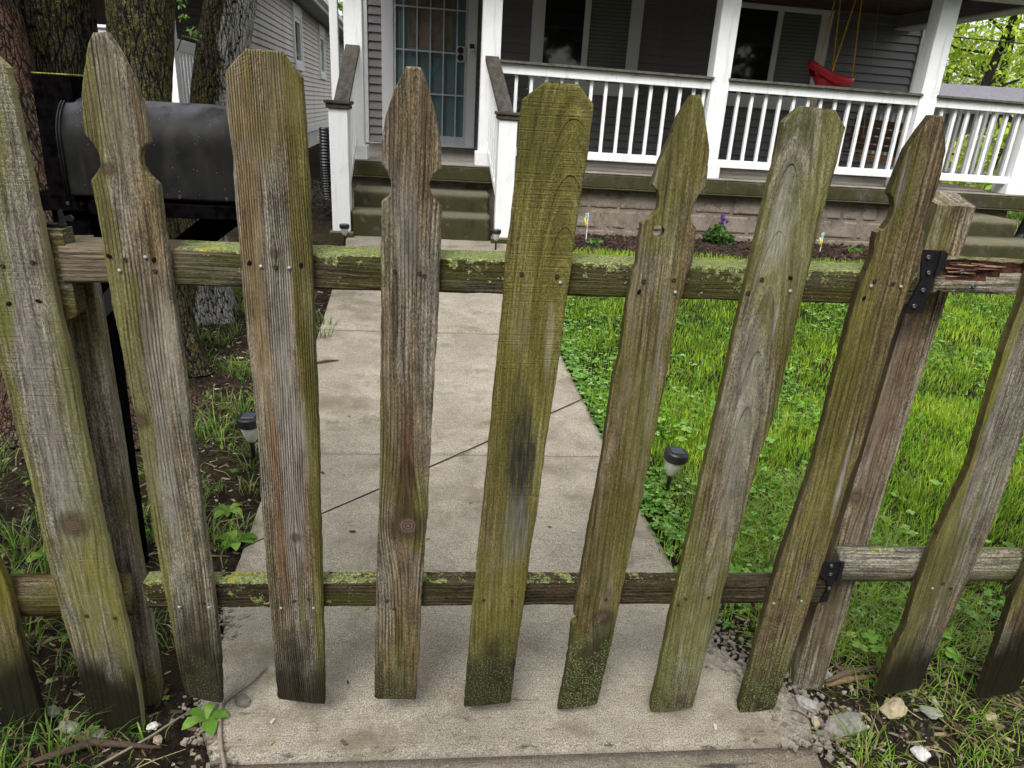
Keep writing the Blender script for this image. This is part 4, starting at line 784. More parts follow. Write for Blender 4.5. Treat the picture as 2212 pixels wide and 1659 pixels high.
def chain(a,b,n,r=.011,t=.0022):
    a=np.array(a,float);b=np.array(b,float);d=(b-a)/n; L=np.linalg.norm(d); t_=Vector(d/L); s=t_.cross(Vector((0,1,0))).normalized(); u=s.cross(t_); parts=[]
    for i in range(n):
        c=Vector(a+d*(i+.5)); ax=s if i%2 else u
        pts=[c+ax*(r*.55*math.cos(th))+t_*(L*.68*math.sin(th)) for th in np.linspace(0,2*math.pi,9)]
        parts.append(tube(pts,t,4,False))
    return join(*parts)
for a,b in (((4.92,8.55,1.41),(4.86,8.75,3.03)),((5.62,8.55,1.40),(5.66,8.75,3.03))): mk('chain',chain(a,b,60),M['chain'],bn,tuple((np.array(a)+b)/2))

# ------------------------------------------------------------------ neighbouring house
ph=math.radians(-2.66); nn=np.array([math.cos(ph),-math.sin(ph),0]); dd=np.array([math.sin(ph),math.cos(ph),0]); zz=np.array([0,0,1.])
def NBW(VF):  # local (off to the left of the wall, along, up)
    V,F=VF; V=np.asarray(V,float); W_=(-2.44-V[:,0])[:,None]*nn+V[:,1][:,None]*dd+V[:,2][:,None]*zz; return W_,[f[::-1] for f in F]
nbo=tuple((-2.44-3)*nn+15*dd)
nb=empty('neighbor_house',(nbo[0],nbo[1],0),'pale taupe sided house close beside, seen through the tree trunks','house')
def np_(name,VF,mat,parent=None,label=None):
    V,F=NBW(VF); return mk(name,(V,F),mat,parent or nb,tuple(V.mean(0)),label=label)
nw=np_('wall',box(.03,7,11.23,30,.1,3.4),M['siding2'])
wins=[(16.75,17.95,2.0,3.27),(21.2,22.45,1.94,3.27)]
z=.80
while z<3.30:
    x=11.22; segs=[]
    for o in wins:
        if o[3]>z+.05 and z+.05>o[2]: segs.append((x,o[0])); x=o[1]
    segs.append((x,30))
    for a,b in segs:
        poly=[(.03,z),(-.008,z),(-.012,z+.006),(.012,z+.1),(.03,z+.1)]
        np_('siding_board',prism(poly,'y',a,b),M['siding2'],nw)
    z+=.1015
z=1.2
while z<3.25:
    V,F=prism([(11.22,z),(11.185,z),(11.18,z+.006),(11.21,z+.1),(11.22,z+.1)],'x',0.0,7.0); np_('siding_board',(V,F),M['siding3'],nw,label='shaded front siding'); z+=.1015
np_('skirt_trim',box(-.02,.03,11.2,30,.69,.795),M['white2']); np_('foundation',box(.04,6.9,11.3,29.9,-.2,.69),M['block'])
for t0,t1,zb,zt in wins:
    w=np_('window',join(box(-.045,.03,t0,t0+.10,zb+.1,zt),box(-.045,.03,t1-.10,t1,zb+.1,zt),box(-.05,.03,t0,t1,zb,zb+.13),box(-.045,.03,t0+.1,t1-.1,zt-.25,zt)),M['vinyl'])
    np_('sash',join(box(-.02,.03,t0+.1,t0+.19,zb+.13,zt-.25),box(-.02,.03,t1-.17,t1-.1,zb+.13,zt-.25),box(-.02,.03,t0+.19,t1-.17,zb+.13,zb+.20),box(-.02,.03,t0+.19,t1-.17,zt-.33,zt-.25)),M['vinyl'],w)
    np_('pane',box(.005,.02,t0+.19,t1-.17,zb+.20,zt-.33),M['glass2'] if t0<20 else M['glass'],w)
np_('soffit_panel',box(-.45,7.4,11.0,30.2,3.32,3.345),M['soffit']); np_('fascia',box(-.49,-.45,11.0,30.2,3.30,3.50),M['vinyl']); np_('gutter',box(-.60,-.492,11.0,30.2,3.38,3.49),M['vinyl'])
np_('roof',prism([(-.52,3.50),(3.5,5.6),(7.6,3.50)],'y',7.9,30.3),M['shingle'])
np_('porch_ceiling',box(-.3,7.2,8.1,11.0,3.25,3.32),M['ceil'])
np_('porch_floor',box(.0,7,8.4,11.18,.95,1.1),M['slabc']); np_('porch_skirt',box(.1,6.9,8.5,11.1,-.2,.95),M['siding3'])
np_('porch_post',box(-.03,.11,8.40,8.56,1.1,2.20,.004),M['vinyl'],label='white corner post of the neighboring porch')
for a in (2.3,4.6,6.8): np_('porch_post',box(a,a+.14,8.40,8.56,1.1,3.25,.004),M['vinyl'])
r=np_('porch_railing',box(.02,.06,8.56,11.18,1.865,1.985,.003),M['vinyl']); np_('bottom_rail',box(.02,.06,8.56,11.18,1.17,1.25),M['vinyl'],r)
for k in range(20): np_('baluster',box(.025,.055,8.66+k*.125,8.74+k*.125,1.25,1.865),M['vinyl'],r)
r=np_('porch_railing',box(.11,7,8.45,8.50,1.90,2.02,.003),M['vinyl']); np_('cap_rail',box(.11,7,8.42,8.53,2.022,2.05,.003),M['vinyl'],r); np_('bottom_rail',box(.11,7,8.45,8.50,1.17,1.25),M['vinyl'],r)
for k in range(48): np_('baluster',box(.25+k*.14,.29+k*.14,8.46,8.49,1.25,1.90),M['vinyl'],r)
# ------------------------------------------------------------------ tree trunks at the left
def trunk(path,rad,seed,n=56,m=150,rid=.02,flare=.0):
    path=np.array(path,float); rad=np.array(rad,float); zs=np.linspace(path[0,2],path[-1,2],m)
    cx=np.interp(zs,path[:,2],path[:,0]); cy=np.interp(zs,path[:,2],path[:,1]); r=np.interp(zs,path[:,2],rad)
    k=np.ones(9)/9; 
    for arr in (cx,cy,r): arr[4:-4]=np.convolve(arr,k,'valid')
    th=np.linspace(0,2*np.pi,n,endpoint=False); TH,Z=np.meshgrid(th,zs)
    R=r[:,None]*(1+.10*fbm(n3(np.cos(TH)*2.2+seed,np.sin(TH)*2.2,Z*1.1),3)*2)
    a=np.abs(fbm(n3(np.cos(TH)*9+seed,np.sin(TH)*9,Z*2.4),3)*2); R=R-rid*np.clip(.35-a,0,1)*1.6+rid*.5*fbm(n3(np.cos(TH)*16,np.sin(TH)*16+seed,Z*14),3)
    R=R+flare*np.exp(-(Z-path[0,2])/.16)*r[:,None]*(1+.5*np.sin(TH*5+seed))
    V=np.stack([cx[:,None]+R*np.cos(TH),cy[:,None]+R*np.sin(TH),Z],-1).reshape(-1,3)
    idx=np.arange(m*n).reshape(m,n); a=idx[:-1]; b=idx[1:]; F=np.stack([a,np.roll(a,-1,1),np.roll(b,-1,1),b],-1).reshape(-1,4).tolist(); F.append(idx[-1].tolist()); return V,F
def tree(name,label,path,rad,mat,seed,limbs=(),flare=.4,rid=.02,group=None):
    t=empty(name,tuple(path[0]),label,'tree',group); mk('trunk',trunk(path,rad,seed,rid=rid,flare=flare),mat,t,tuple(path[0]),True)
    for (p,r) in limbs: mk('limb',tube(p,r,12),mat,t,tuple(p[0]),True)
    return t
LB=M['leaf']
def leaves(name,centers,spread,count,size,cols,parent,org,seed,zs=1.0):
    r=np.random.default_rng(seed); c=np.array(centers,float); sp=np.array(spread,float).reshape(-1,1)*np.ones((len(c),1)) if np.ndim(spread) else np.full((len(c),1),float(spread))
    i=r.integers(0,len(c),count); d=r.standard_normal((count,3)); d/=np.linalg.norm(d,axis=1,keepdims=True); d*= (r.random((count,1))**.45); d[:,2]*=zs
    p=c[i]+d*sp[i]
    a=r.standard_normal((count,3)); a/=np.linalg.norm(a,axis=1,keepdims=True); b=np.cross(a,r.standard_normal((count,3))); b/=np.maximum(np.linalg.norm(b,axis=1,keepdims=True),1e-6)
    s=size*(.6+.8*r.random((count,1)))
    V=np.stack([p-a*s,p+b*s*.5,p+a*s,p-b*s*.5],1).reshape(-1,3); F=np.arange(count*4).reshape(-1,4)
    o=mk(name,(V,F),LB,parent,org); col=np.array(cols)[r.integers(0,len(cols),count)]*(.65+.7*r.random((count,1))); cattr(o,np.repeat(col,4,0)); return o
B1=bark('reddish_bark',1,(.12,.088,.068),.25,0,.8); B2=bark('dark_mossy_bark',2,(.10,.086,.066),.55); B3=bark('mossy_bark',3,(.12,.10,.07),.70); B4=bark('white_patched_bark',4,(.10,.086,.062),.68,.8)
tree('tree','reddish barked trunk at the far left edge behind the mailbox post',[(-1.62,3.30,.02),(-1.84,3.38,.7),(-1.96,3.45,1.2),(-2.07,3.52,1.7),(-2.2,3.6,3.0),(-2.3,3.7,5.2)],[.33,.25,.24,.25,.24,.2],B1,1)
tree('tree','dark mossy trunk pressed against the reddish trunk, second from the left',[(-1.86,3.95,.05),(-1.92,3.95,.8),(-1.955,3.95,1.5),(-1.90,3.95,2.0),(-1.85,3.95,3),(-1.8,4.0,5.2)],[.27,.24,.235,.235,.22,.2],B2,2)
tree('tree','thick green mossy trunk directly above the middle of the black mailbox',[(-1.52,3.86,.05),(-1.51,3.86,.8),(-1.475,3.86,1.43),(-1.43,3.86,1.85),(-1.38,3.86,3),(-1.3,3.9,5.2)],[.17,.138,.132,.155,.17,.15],B3,3)
tc=tree('tree','leaning trunk with white patches of bare bark, nearest the pale sided house',[(-1.60,4.72,.09),(-1.55,4.74,.65),(-1.42,4.76,1.42),(-1.33,4.77,1.72),(-1.265,4.78,2.0),(-1.0,4.85,3.2),(-.8,4.9,5)],[.17,.155,.13,.150,.150,.14,.11],B4,4)
# dead knot scar on the leaning trunk
mk('burl',trunk([(-1.36,4.66,1.50),(-1.355,4.66,1.55),(-1.35,4.66,1.60)],[.02,.05,.02],9,20,14,.01),B4,tc,(-1.36,4.66,1.5),True)
iv=empty('ivy_sprig',(-1.18,3.72,1.7),'small bright green ivy sprig growing from the side of the mossy trunk','plant')
mk('stem',tube([(-1.25,3.74,1.66),(-1.20,3.68,1.72),(-1.14,3.66,1.71),(-1.12,3.66,1.73)],.003,5),M['stick'],iv,(-1.2,3.7,1.7)); 
for o in iv.children: cattr(o,(.05,.06,.02))
leaves('foliage',[(-1.20,3.70,1.86),(-1.185,3.68,1.80),(-1.165,3.68,1.74),(-1.13,3.66,1.725)],[.035,.032,.035,.03],44,.0135,[(.10,.20,.03),(.16,.27,.05),(.08,.15,.03)],iv,(-1.18,3.7,1.78),5)

# ------------------------------------------------------------------ mailbox
mb=empty('mailbox',(-.99,2.05,0),'large black metal mailbox on a black wooden post behind the gate','mailbox')
mk('post',post(-1.037,2.10,.098,-.02,1.513,(.034,0),.0,77,0,.001),M['blackwood'],mb,(-.99,2.1,0),label='tall black post with mossy flat top')
mk('moss_top',box(-1.049,-.957,2.054,2.146,1.5145,1.518,.001),flat('yellow_moss',(.19,.19,.03),.9,.1,0,.4,60),mb,(-.99,2.1,1.51))
def mbody():
    n=22; xs=[-.985,-.955,-.80,-.62,-.47]; V=[]
    cs=[(2.0,1.222)]+[(2.0,1.23+.0)]+[(2.1-.1*math.cos(a),1.352+.112*math.sin(a)) for a in np.linspace(0,math.pi,n)]+[(2.2,1.222)]
    for x in xs: V+= [(x,y,z) for y,z in cs]
    m=len(cs); F=[]
    for i in range(len(xs)-1):
        for k in range(m): F.append([i*m+k,i*m+(k+1)%m,(i+1)*m+(k+1)%m,(i+1)*m+k])
    F.append(list(range(m-1,-1,-1))); F.append([(len(xs)-1)*m+k for k in range(m)]); return np.array(V),F
mbx=mk('box',mbody(),M['mail'],mb,(-.73,2.1,1.22)); 
for p in mbx.data.polygons: p.use_smooth=len(p.vertices)==4
def rimm(x,g):
    cs=[(2.0-g,1.215)]+[(2.1-(.1+g)*math.cos(a),1.352+(.112+g)*math.sin(a)) for a in np.linspace(0,math.pi,22)]+[(2.2+g,1.215)]
    return tube([(x,y,z) for y,z in cs],.0022,6)
mk('rim',join(rimm(-.985,.003),rimm(-.978,.003)),M['mail'],mbx,(-.98,2.1,1.3),True)
mk('arm',box(-1.10,-.46,2.03,2.17,1.176,1.2205,.003),M['blackwood'],mb,(-.8,2.1,1.2)); mk('side_board',box(-.93,-.47,1.985,2.028,1.178,1.213,.002),M['blackwood'],mb,(-.7,2.0,1.19))
def bar(a,b,w,h):
    a=np.array(a,float);b=np.array(b,float);t=(b-a)/np.linalg.norm(b-a); s=np.array([0,1,0.]);u=np.cross(t,s); V=[]
    for p in (a,b):
        for i,j in ((-1,-1),(1,-1),(1,1),(-1,1)): V.append(p+s*w*i/2+u*h*j/2)
    return np.array(V),[[3,2,1,0],[4,5,6,7],[0,1,5,4],[1,2,6,5],[2,3,7,6],[3,0,4,7]]
mk('brace',bar((-.60,2.10,1.18),(-.95,2.10,.91),.06,.07),M['blackwood'],mb,(-.8,2.1,1.0)); mk('brace',bar((-.97,2.045,.90),(-.85,2.045,1.02),.02,.045),M['black'],mb,(-.9,2.0,.95))
for x,z in ((-1.00,1.198),(-.965,1.199)): fast('screw',x,z,[c for c in mb.children if c.name.startswith('arm')][0],2.0285,1.0)
for x in (-.70,-.58): fast('screw',x,1.231,mbx,1.9985,1.0)

# ------------------------------------------------------------------ solar path lights
def solar(org,label,group,k=1.0,tilt=(0,0)):
    t=empty('solar_path_light',org,label,'garden light',group); x,y,z=org
    V,F=lathe([(.008*k,0),(.009*k,.10*k),(.012*k,.105*k)],(x,y,z-.0),12); mk('stake',(V,F),M['blackpl'],t,org,True)
    V,F=lathe([(.012*k,.100*k),(.022*k,.112*k),(.039*k,.165*k),(.041*k,.176*k)],(x,y,z),24); mk('shade',(V,F),M['cream'],t,org,True)
    V,F=lathe([(.044*k,.172*k),(.049*k,.178*k),(.049*k,.207*k),(.045*k,.213*k),(.02*k,.214*k)],(x,y,z),28); c=mk('cap',(V,F),M['blackpl'],t,org,False)
    mk('solar_cell',box(x-.026*k,x+.026*k,y-.026*k,y+.026*k,z+.2142*k,z+.217*k,.001),M['solar'],c,org)
    t.rotation_euler=(tilt[0],tilt[1],0)
    return t
g_='solar path lights'
solar((.945,2.55,.008),'solar path light in the clover at the right edge of the walk',g_,1.02,(.02,.10))
solar((-.795,2.80,.014),'solar path light on bare soil left of the walk behind the wide picket',g_,1.05,(0,-.03))
solar((-.875,6.38,.285),'small solar path light at the foot of the left stair newel',g_,.88)
solar((.458,6.40,.29),'small solar path light at the foot of the right stair newel',g_,.88)

# ------------------------------------------------------------------ cable across the yard
pts=[]
for t in np.linspace(0,1,40):
    x=-.722+(3.90+.722)*t; y=2.155+(6.36-2.155)*t; pts.append((x,y,float(gz(y))*.98+.004+.012*math.sin(math.pi*t)))
mk('tie_out_cable',tube(pts,.0026,6),M['cable'],None,(-.72,2.15,0),label='thin black cable stretched tight across the walk and lawn',cat='cable')

# ------------------------------------------------------------------ ornaments and plants in the bed
def ornament(org,h,label):
    t=empty('dragonfly_stake',org,label,'garden ornament','iridescent dragonfly stakes'); x,y,z=org
    mk('stake',tube([(x,y,z-.02),(x,y,z+h)],.005,6),M['white2'],t,org)
    body=M['orn_body']; wing=M['orn_wing']
    mk('body',tube([(x-.035,y-.012,z+h-.05),(x-.02,y-.015,z+h-.10),(x-.018,y-.015,z+h-.14)],[.008,.016,.009],7),body,t,org,True)
    for (a,b) in ((-.06,.02),(.02,.05),(-.07,-.02),(.01,.0)):
        V=[(x-.03,y-.018,z+h-.07),(x-.03+a*.5-.012,y-.02,z+h-.055+b),(x-.03+a,y-.018,z+h-.05+b),(x-.03+a*.6+.012,y-.016,z+h-.075+b)]; V+= [(p[0],p[1]+.003,p[2]) for p in V]
        mk('wing',(np.array(V),[[0,1,2,3],[7,6,5,4],[0,4,5,1],[1,5,6,2],[2,6,7,3],[3,7,4,0]]),wing,t,org)
M['orn_body']=flat('amber_glass',(.55,.40,.05),.25,.5,0,.3,60); M['orn_wing']=flat('iridescent_wing',(.35,.55,.45),.2,.5,.2,.5,50)
ornament((1.376,6.9,.325),.27,'dragonfly ornament on a straight white stake, beside the green clipped picket'); ornament((3.73,6.8,.32),.20,'dragonfly ornament on a short grey stake, farther along the bed to the right')
fl=empty('flower_plant',(2.77,7.1,.32),'bushy green plant with a purple flower spike against the block foundation','plant')
leaves('foliage',[(2.70,7.08,.40),(2.80,7.06,.38),(2.87,7.05,.37),(2.76,7.08,.46),(2.74,7.06,.36)],[.09,.09,.07,.07,.08],420,.028,[(.05,.13,.02),(.09,.20,.03),(.03,.08,.015)],fl,(2.77,7.1,.32),8)
mk('stem',tube([(2.775,7.08,.36),(2.785,7.08,.6)],.004,5),M['stick'],fl,(2.77,7.1,.32)); cattr(fl.children[-1] if False else [c for c in fl.children if c.name.startswith('stem')][0],(.06,.12,.03))
leaves('blossom',[(2.785,7.06,.60),(2.79,7.06,.56),(2.83,7.06,.55),(2.78,7.06,.53)],[.03,.025,.02,.02],90,.014,[(.16,.06,.38),(.26,.12,.5),(.10,.04,.25)],fl,(2.77,7.1,.5),9)
ctr=[];
for k,(x,y,lab) in enumerate(((1.42,6.72,'low leafy weed at the mulch edge under the green picket gap'),(4.10,6.85,'small reddish green seedling in the dark mulch'),(3.35,6.70,'low weed clump at the lawn edge below the bed'))):
    w_=empty('weed',(x,y,.32),lab,'weed','small weeds in the bed'); leaves('foliage',[(x,y,.35),(x+.05,y,.34)],[.06,.05],60,.024,[(.08,.18,.03),(.12,.22,.05)],w_,(x,y,.32),20+k,.6)

# corrugated drain pipes
def corr(pts,r,n=80):
    pts=[Vector(p) for p in pts]; L=[]; 
    for i in range(n):
        t=i/(n-1)*(len(pts)-1); k=min(int(t),len(pts)-2); L.append(pts[k].lerp(pts[k+1],t-k))
    return tube(L,[r*(1+.09*(1 if i%2 else -1)) for i in range(n)],14)
mk('drain_pipe',corr([(-1.27,8.0,1.2),(-1.275,8.0,.8),(-1.26,7.98,.45),(-1.2,7.8,.3)],.055),M['blackpl'],None,(-1.27,8,.3),False,label='black corrugated drain pipe in the alley behind the left newel',cat='pipe')
mk('drain_pipe',corr([(6.62,7.62,.78),(6.5,7.55,.62),(6.38,7.45,.46),(6.2,7.3,.34)],.06),M['blackpl'],None,(6.3,7.4,.33),False,label='black corrugated drain pipe beside the side porch steps at the right edge',cat='pipe')
# brush pile in the alley
r=np.random.default_rng(31); bp=[]
for i in range(160):
    x=-1.75+.6*r.random(); y=7.4+1.6*r.random(); z=.33+.18*r.random(); a=r.random()*6.3; l=.2+.4*r.random(); e=(r.random()-.2)*.5
    bp.append(tube([(x,y,z),(x+.5*l*math.cos(a),y+.5*l*math.sin(a),z+l*e*.6),(x+l*math.cos(a),y+l*math.sin(a),z+l*e)],[.006,.005,.002],5))
o=mk('brush_pile',join(*bp),M['stick'],None,(-1.5,8,.33),label='pile of dark dead branches in the narrow alley',cat='brush',kind='stuff'); cattr(o,(.03,.025,.02))

# ------------------------------------------------------------------ lawn, weeds, litter
def blades(n,xr_,yr_,keep,hgt,wid,cols,seed,dens=None,lean=.5,zoff=-.004):
    r=np.random.default_rng(seed); x=xr_[0]+(xr_[1]-xr_[0])*r.random(n); y=yr_[0]+(yr_[1]-yr_[0])*r.random(n)
    k=keep(x,y,r); x=x[k];y=y[k]; n=len(x)
    cl=fbm(n3(x*3.2,y*3.2,seed),3)*2; h=hgt*(.55+.9*r.random(n))*(1+.7*cl); h=np.clip(h,.012,.3); a=r.random(n)*6.283; le=lean*h*(.3+1.2*r.random(n)); b=a+1.57+(r.random(n)-.5)
    w_=wid*(.7+.6*r.random(n)); z=gz(y)+zoff
    dx,dy=np.cos(a)*w_,np.sin(a)*w_; lx,ly=np.cos(b)*le,np.sin(b)*le
    V=np.stack([np.stack([x-dx,y-dy,z],1),np.stack([x+dx,y+dy,z],1),np.stack([x+dx*.8+lx*.35,y+dy*.8+ly*.35,z+h*.6],1),np.stack([x-dx*.8+lx*.35,y-dy*.8+ly*.35,z+h*.6],1),np.stack([x+lx,y+ly,z+h],1)],1).reshape(-1,3)
    i=np.arange(n)[:,None]*5; F=(i+np.array([[0,1,2,3]])).tolist()+(i+np.array([[3,2,4]])).tolist()
    hue=np.clip(.46+cl*.6+.25*r.standard_normal(n),0,1); c=np.array(cols,float); t=hue*(len(c)-1); j=np.minimum(t.astype(int),len(c)-2); f=(t-j)[:,None]; col=(c[j]*(1-f)+c[j+1]*f)*(.7+.6*r.random((n,1))); dead=r.random(n)<.04; col[dead]=(.30,.24,.11)
    return (V,F),np.repeat(col,5,0)
GC=[(.10,.22,.014),(.165,.33,.018),(.24,.43,.024),(.33,.50,.03),(.45,.56,.06)]
def mkb(name,res,**k):
    (V,F),c=res; o=mk(name,(V,F),M['leaf'],None,(0,0,0),**k); cattr(o,c); return o
def lawnk(x,y,r):
    e=wr(y)-.01+.07*fbm(n3(x*0,y*2.5,1),3)*2
    bare=fbm(n3(x*2.2,y*2.2,5),4)*2
    near=np.clip((y-1.9)/1.1,0,1)*.9+.12; edge=np.clip((x-e)/.05,0,1); strip=np.clip((x-e)/.55,0,1)
    d=np.where(y<2.9,np.clip(near*(.45+.55*strip)+.18*(y>1.75),0,1),1.0); d=d*np.clip(1.25+bare*1.7,.12,1)
    return (x>e-.02*r.random(len(x)))&(r.random(len(x))<edge*d)&(y<6.42+.1*fbm(n3(x*2,0*x,0))*2)
mkb('lawn',blades(90000,(.62,4.6),(1.65,3.6),lawnk,.034,.0019,GC,1),label='bright green lawn grass',cat='grass',kind='stuff')
mkb('lawn_far',blades(110000,(.4,8.5),(3.6,6.85),lawnk,.040,.0028,GC,2),label='lawn grass nearer the porch',cat='grass',kind='stuff')
mkb('lawn_side',blades(26000,(6.3,16),(5,22),lambda x,y,r: x>6.3+.0*y,.08,.012,[(.07,.16,.02),(.12,.25,.025),(.2,.32,.05)],3),label='lawn beyond the porch',cat='grass',kind='stuff')
# clumps of taller coarse grass
def tufts(centers,per,hgt,wid,cols,seed,rad=.05,lean=.7):
    r=np.random.default_rng(seed); c=np.array(centers)[np.repeat(np.arange(len(centers)),per)]; n=len(c)
    d=r.standard_normal((n,2))*rad*.5; x=c[:,0]+d[:,0]; y=c[:,1]+d[:,1]; sc=c[:,2]; h=hgt*sc*(.5+.8*r.random(n)); b=np.arctan2(d[:,1],d[:,0])+.6*r.standard_normal(n); le=lean*h*(.4+1.1*r.random(n)); a=b+1.57; w_=wid*(.7+.6*r.random(n)); z=gz(y)-.006
    dx,dy=np.cos(a)*w_,np.sin(a)*w_; lx,ly=np.cos(b)*le,np.sin(b)*le
    V=np.stack([np.stack([x-dx,y-dy,z],1),np.stack([x+dx,y+dy,z],1),np.stack([x+dx*.85+lx*.25,y+dy*.85+ly*.25,z+h*.6],1),np.stack([x-dx*.85+lx*.25,y-dy*.85+ly*.25,z+h*.6],1),np.stack([x+dx*.4+lx*.7,y+dy*.4+ly*.7,z+h*.92],1),np.stack([x-dx*.4+lx*.7,y-dy*.4+ly*.7,z+h*.92],1),np.stack([x+lx*1.15,y+ly*1.15,z+h*.88],1)],1).reshape(-1,3)
    i=np.arange(n)[:,None]*7; F=(i+np.array([[0,1,2,3]])).tolist()+(i+np.array([[3,2,4,5]])).tolist()+(i+np.array([[5,4,6]])).tolist()
    cc=np.array(cols)[r.integers(0,len(cols),n)]*(.7+.6*r.random((n,1))); return (V,F),np.repeat(cc,7,0)
r=np.random.default_rng(44)
c=[(x,y,.6+.8*s) for x,y,s in zip(.75+3.6*r.random(170),1.75+3.2*r.random(170),r.random(170)) if x>wr(y)+.06]
mkb('lawn_tufts',tufts(c,34,.075,.0022,[(.07,.18,.015),(.12,.26,.02),(.22,.34,.03),(.30,.36,.05)],5,.07),label='longer tufts in the lawn',cat='grass',kind='stuff')
lc=[(-.95,2.35,1.2),(-.98,2.55,1.0),(-.80,2.95,1.1),(-.86,3.25,1.1),(-1.0,3.7,1.2),(-.9,3.95,.9),(-.78,3.6,.8),(-1.10,2.2,.9),(-1.25,2.0,1.3),(-1.35,1.85,1.5),(-1.3,1.7,1.3),(-1.18,1.75,1.2),(-1.45,2.2,1.2),(-1.1,1.95,.8),(-.93,1.9,.5),(-.72,2.3,.6),(-.70,3.3,.6),(-.74,4.35,1.3),(-.76,4.6,1.0),(-.86,3.02,1.0),(-1.05,1.43,.9),(-1.0,1.35,.9),(-.93,1.38,.9),(-.90,1.28,1.1),(-.97,1.25,1.0),(-1.08,1.3,1.0),(-.84,1.33,.6),(-.78,1.40,.5),(-1.2,1.5,1.0),(-.72,1.36,.35)]
lc+=[(x,y,.35+.6*s) for x,y,s in zip(-2.4+1.8*r.random(330),1.55+4.0*r.random(330),r.random(330)) if x<wl(y)-.05]
mkb('sparse_grass',tufts(lc,26,.085,.0022,[(.06,.15,.015),(.10,.23,.02),(.22,.32,.05),(.12,.19,.05),(.26,.24,.10)],6,.06,1.1),label='sparse grass tufts on the bare soil left of the walk',cat='grass',kind='stuff')
rc=[(1.02+.9*a,1.12+.42*b,.3+.5*s) for a,b,s in zip(r.random(70),r.random(70),r.random(70))]+[(1.0+.8*a,1.55+1.1*b,.5+.8*s) for a,b,s in zip(r.random(300),r.random(300),r.random(300))]
mkb('edge_grass',tufts(rc,20,.06,.0015,[(.12,.26,.02),(.20,.38,.03),(.30,.44,.06),(.30,.29,.12)],7,.07,1.5),label='thin grass on the soil by the right fence',cat='grass',kind='stuff')
# clover and round leaved ground cover
def clover(centers,sz,cols,seed,lf=3,rise=.02):
    r=np.random.default_rng(seed); c=np.array(centers); n=len(c); V=[];F=[];col=[]
    base=gz(c[:,1])+rise*(.4+1.0*r.random(n)); a0=r.random(n)*6.28; s=sz*(.6+.8*r.random(n)); tl=.5*(r.random((n,2))-.5)
    for k in range(lf):
        a=a0+k*2*np.pi/lf+.2*(r.random(n)-.5); ca,sa=np.cos(a),np.sin(a)
        loc=np.array([(0,0),(.45,-.42),(.95,-.45),(1.12,0.),(.95,.45),(.45,.42)])
        px=loc[None,:,0]*ca[:,None]-loc[None,:,1]*sa[:,None]; py=loc[None,:,0]*sa[:,None]+loc[None,:,1]*ca[:,None]
        px=px*s[:,None];py=py*s[:,None]; pz=base[:,None]+px*tl[:,:1]+py*tl[:,1:]+.12*s[:,None]*(np.abs(loc[None,:,1])*1.5)
        V.append(np.stack([c[:,0:1]+px,c[:,1:2]+py,pz],-1))
    V=np.stack(V,1).reshape(-1,3); F=np.arange(len(V)).reshape(-1,6)
    cc=np.array(cols)[r.integers(0,len(cols),n)]*(.7+.6*r.random((n,1))); return (V,F),np.repeat(cc,6*lf,0)
m=17000; x=.65+4.4*r.random(m); y=1.7+4.2*r.random(m); f=fbm(n3(x*2.4,y*2.4,9),3)*2+.35*np.exp(-((x-wr(y)-.12)/.2)**2)-.02*(y-2); k=(f>.07)&(x>wr(y)-.02); ex=2.2+4.2*r.random(1500); x=np.concatenate([x[k],wr(ex)-.015+.09*np.abs(r.standard_normal(1500))]); y=np.concatenate([y[k],ex]); k=slice(None); 
mkb('clover',clover(np.stack([x,y],1)[k],.0125,[(.13,.30,.05),(.20,.40,.08),(.31,.50,.15),(.09,.22,.03)],11,3,.036),label='pale clover patches in the lawn',cat='clover',kind='stuff')
m=300; x=1.02+1.6*r.random(m); y=1.55+1.8*r.random(m); mkb('broad_weeds',clover(np.stack([x,y],1)[fbm(n3(x*2,y*2,3),2)>.0],.019,[(.14,.32,.04),(.22,.44,.07),(.32,.52,.12)],12,4,.03),label='broad leaved weeds in the lawn',cat='weeds',kind='stuff')
m=130; x=-2.1+1.45*r.random(m); y=1.25+3*r.random(m); mkb('soil_weeds',clover(np.stack([x,y],1)[x<wl(y)-.04],.013,[(.09,.2,.03),(.14,.28,.04)],13,4,.02),label='seedlings on the bare soil',cat='weeds',kind='stuff')
def plantain(org,label,n,L,seed,cols=((.11,.24,.03),(.20,.36,.06))):
    r=np.random.default_rng(seed); t=empty('broadleaf_weed',org,label,'weed','broadleaf weeds')
    for i in range(n):
        a=6.28*i/n+.5*r.random(); l=L*(.7+.5*r.random()); w_=l*.30; V=[]
        for j,(u,ww,zz_) in enumerate(((0,.10,0),(.35,.7,.30),(.65,1,.36),(.88,.65,.28),(1.05,.06,.18))):
            cx,cy=org[0]+l*u*math.cos(a),org[1]+l*u*math.sin(a)
            for s in (-1,0,1): V.append((cx-s*w_*ww*math.sin(a),cy+s*w_*ww*math.cos(a),org[2]+l*zz_+abs(s)*.12*w_*ww))
        F=[[3*j+q,3*j+q+1,3*j+q+4,3*j+q+3] for j in range(4) for q in (0,1)]
        o=mk('leaf',(np.array(V),F),M['leaf'],t,org,True); cattr(o,np.array(cols[i%2])*(.8+.4*r.random()))
plantain((-.72,2.22,.0),'plantain rosette at the left edge of the walk above the lower rail',9,.062,1); plantain((-.80,2.42,.004),'second plantain rosette a hand higher on the soil beside the walk',8,.055,2)
plantain((-.58,1.43,.004),'dandelion leaves under the foot of the left pointed picket',5,.065,3); plantain((-1.30,2.15,.0),'light green leaf cluster at the far left edge of the soil',5,.07,4)
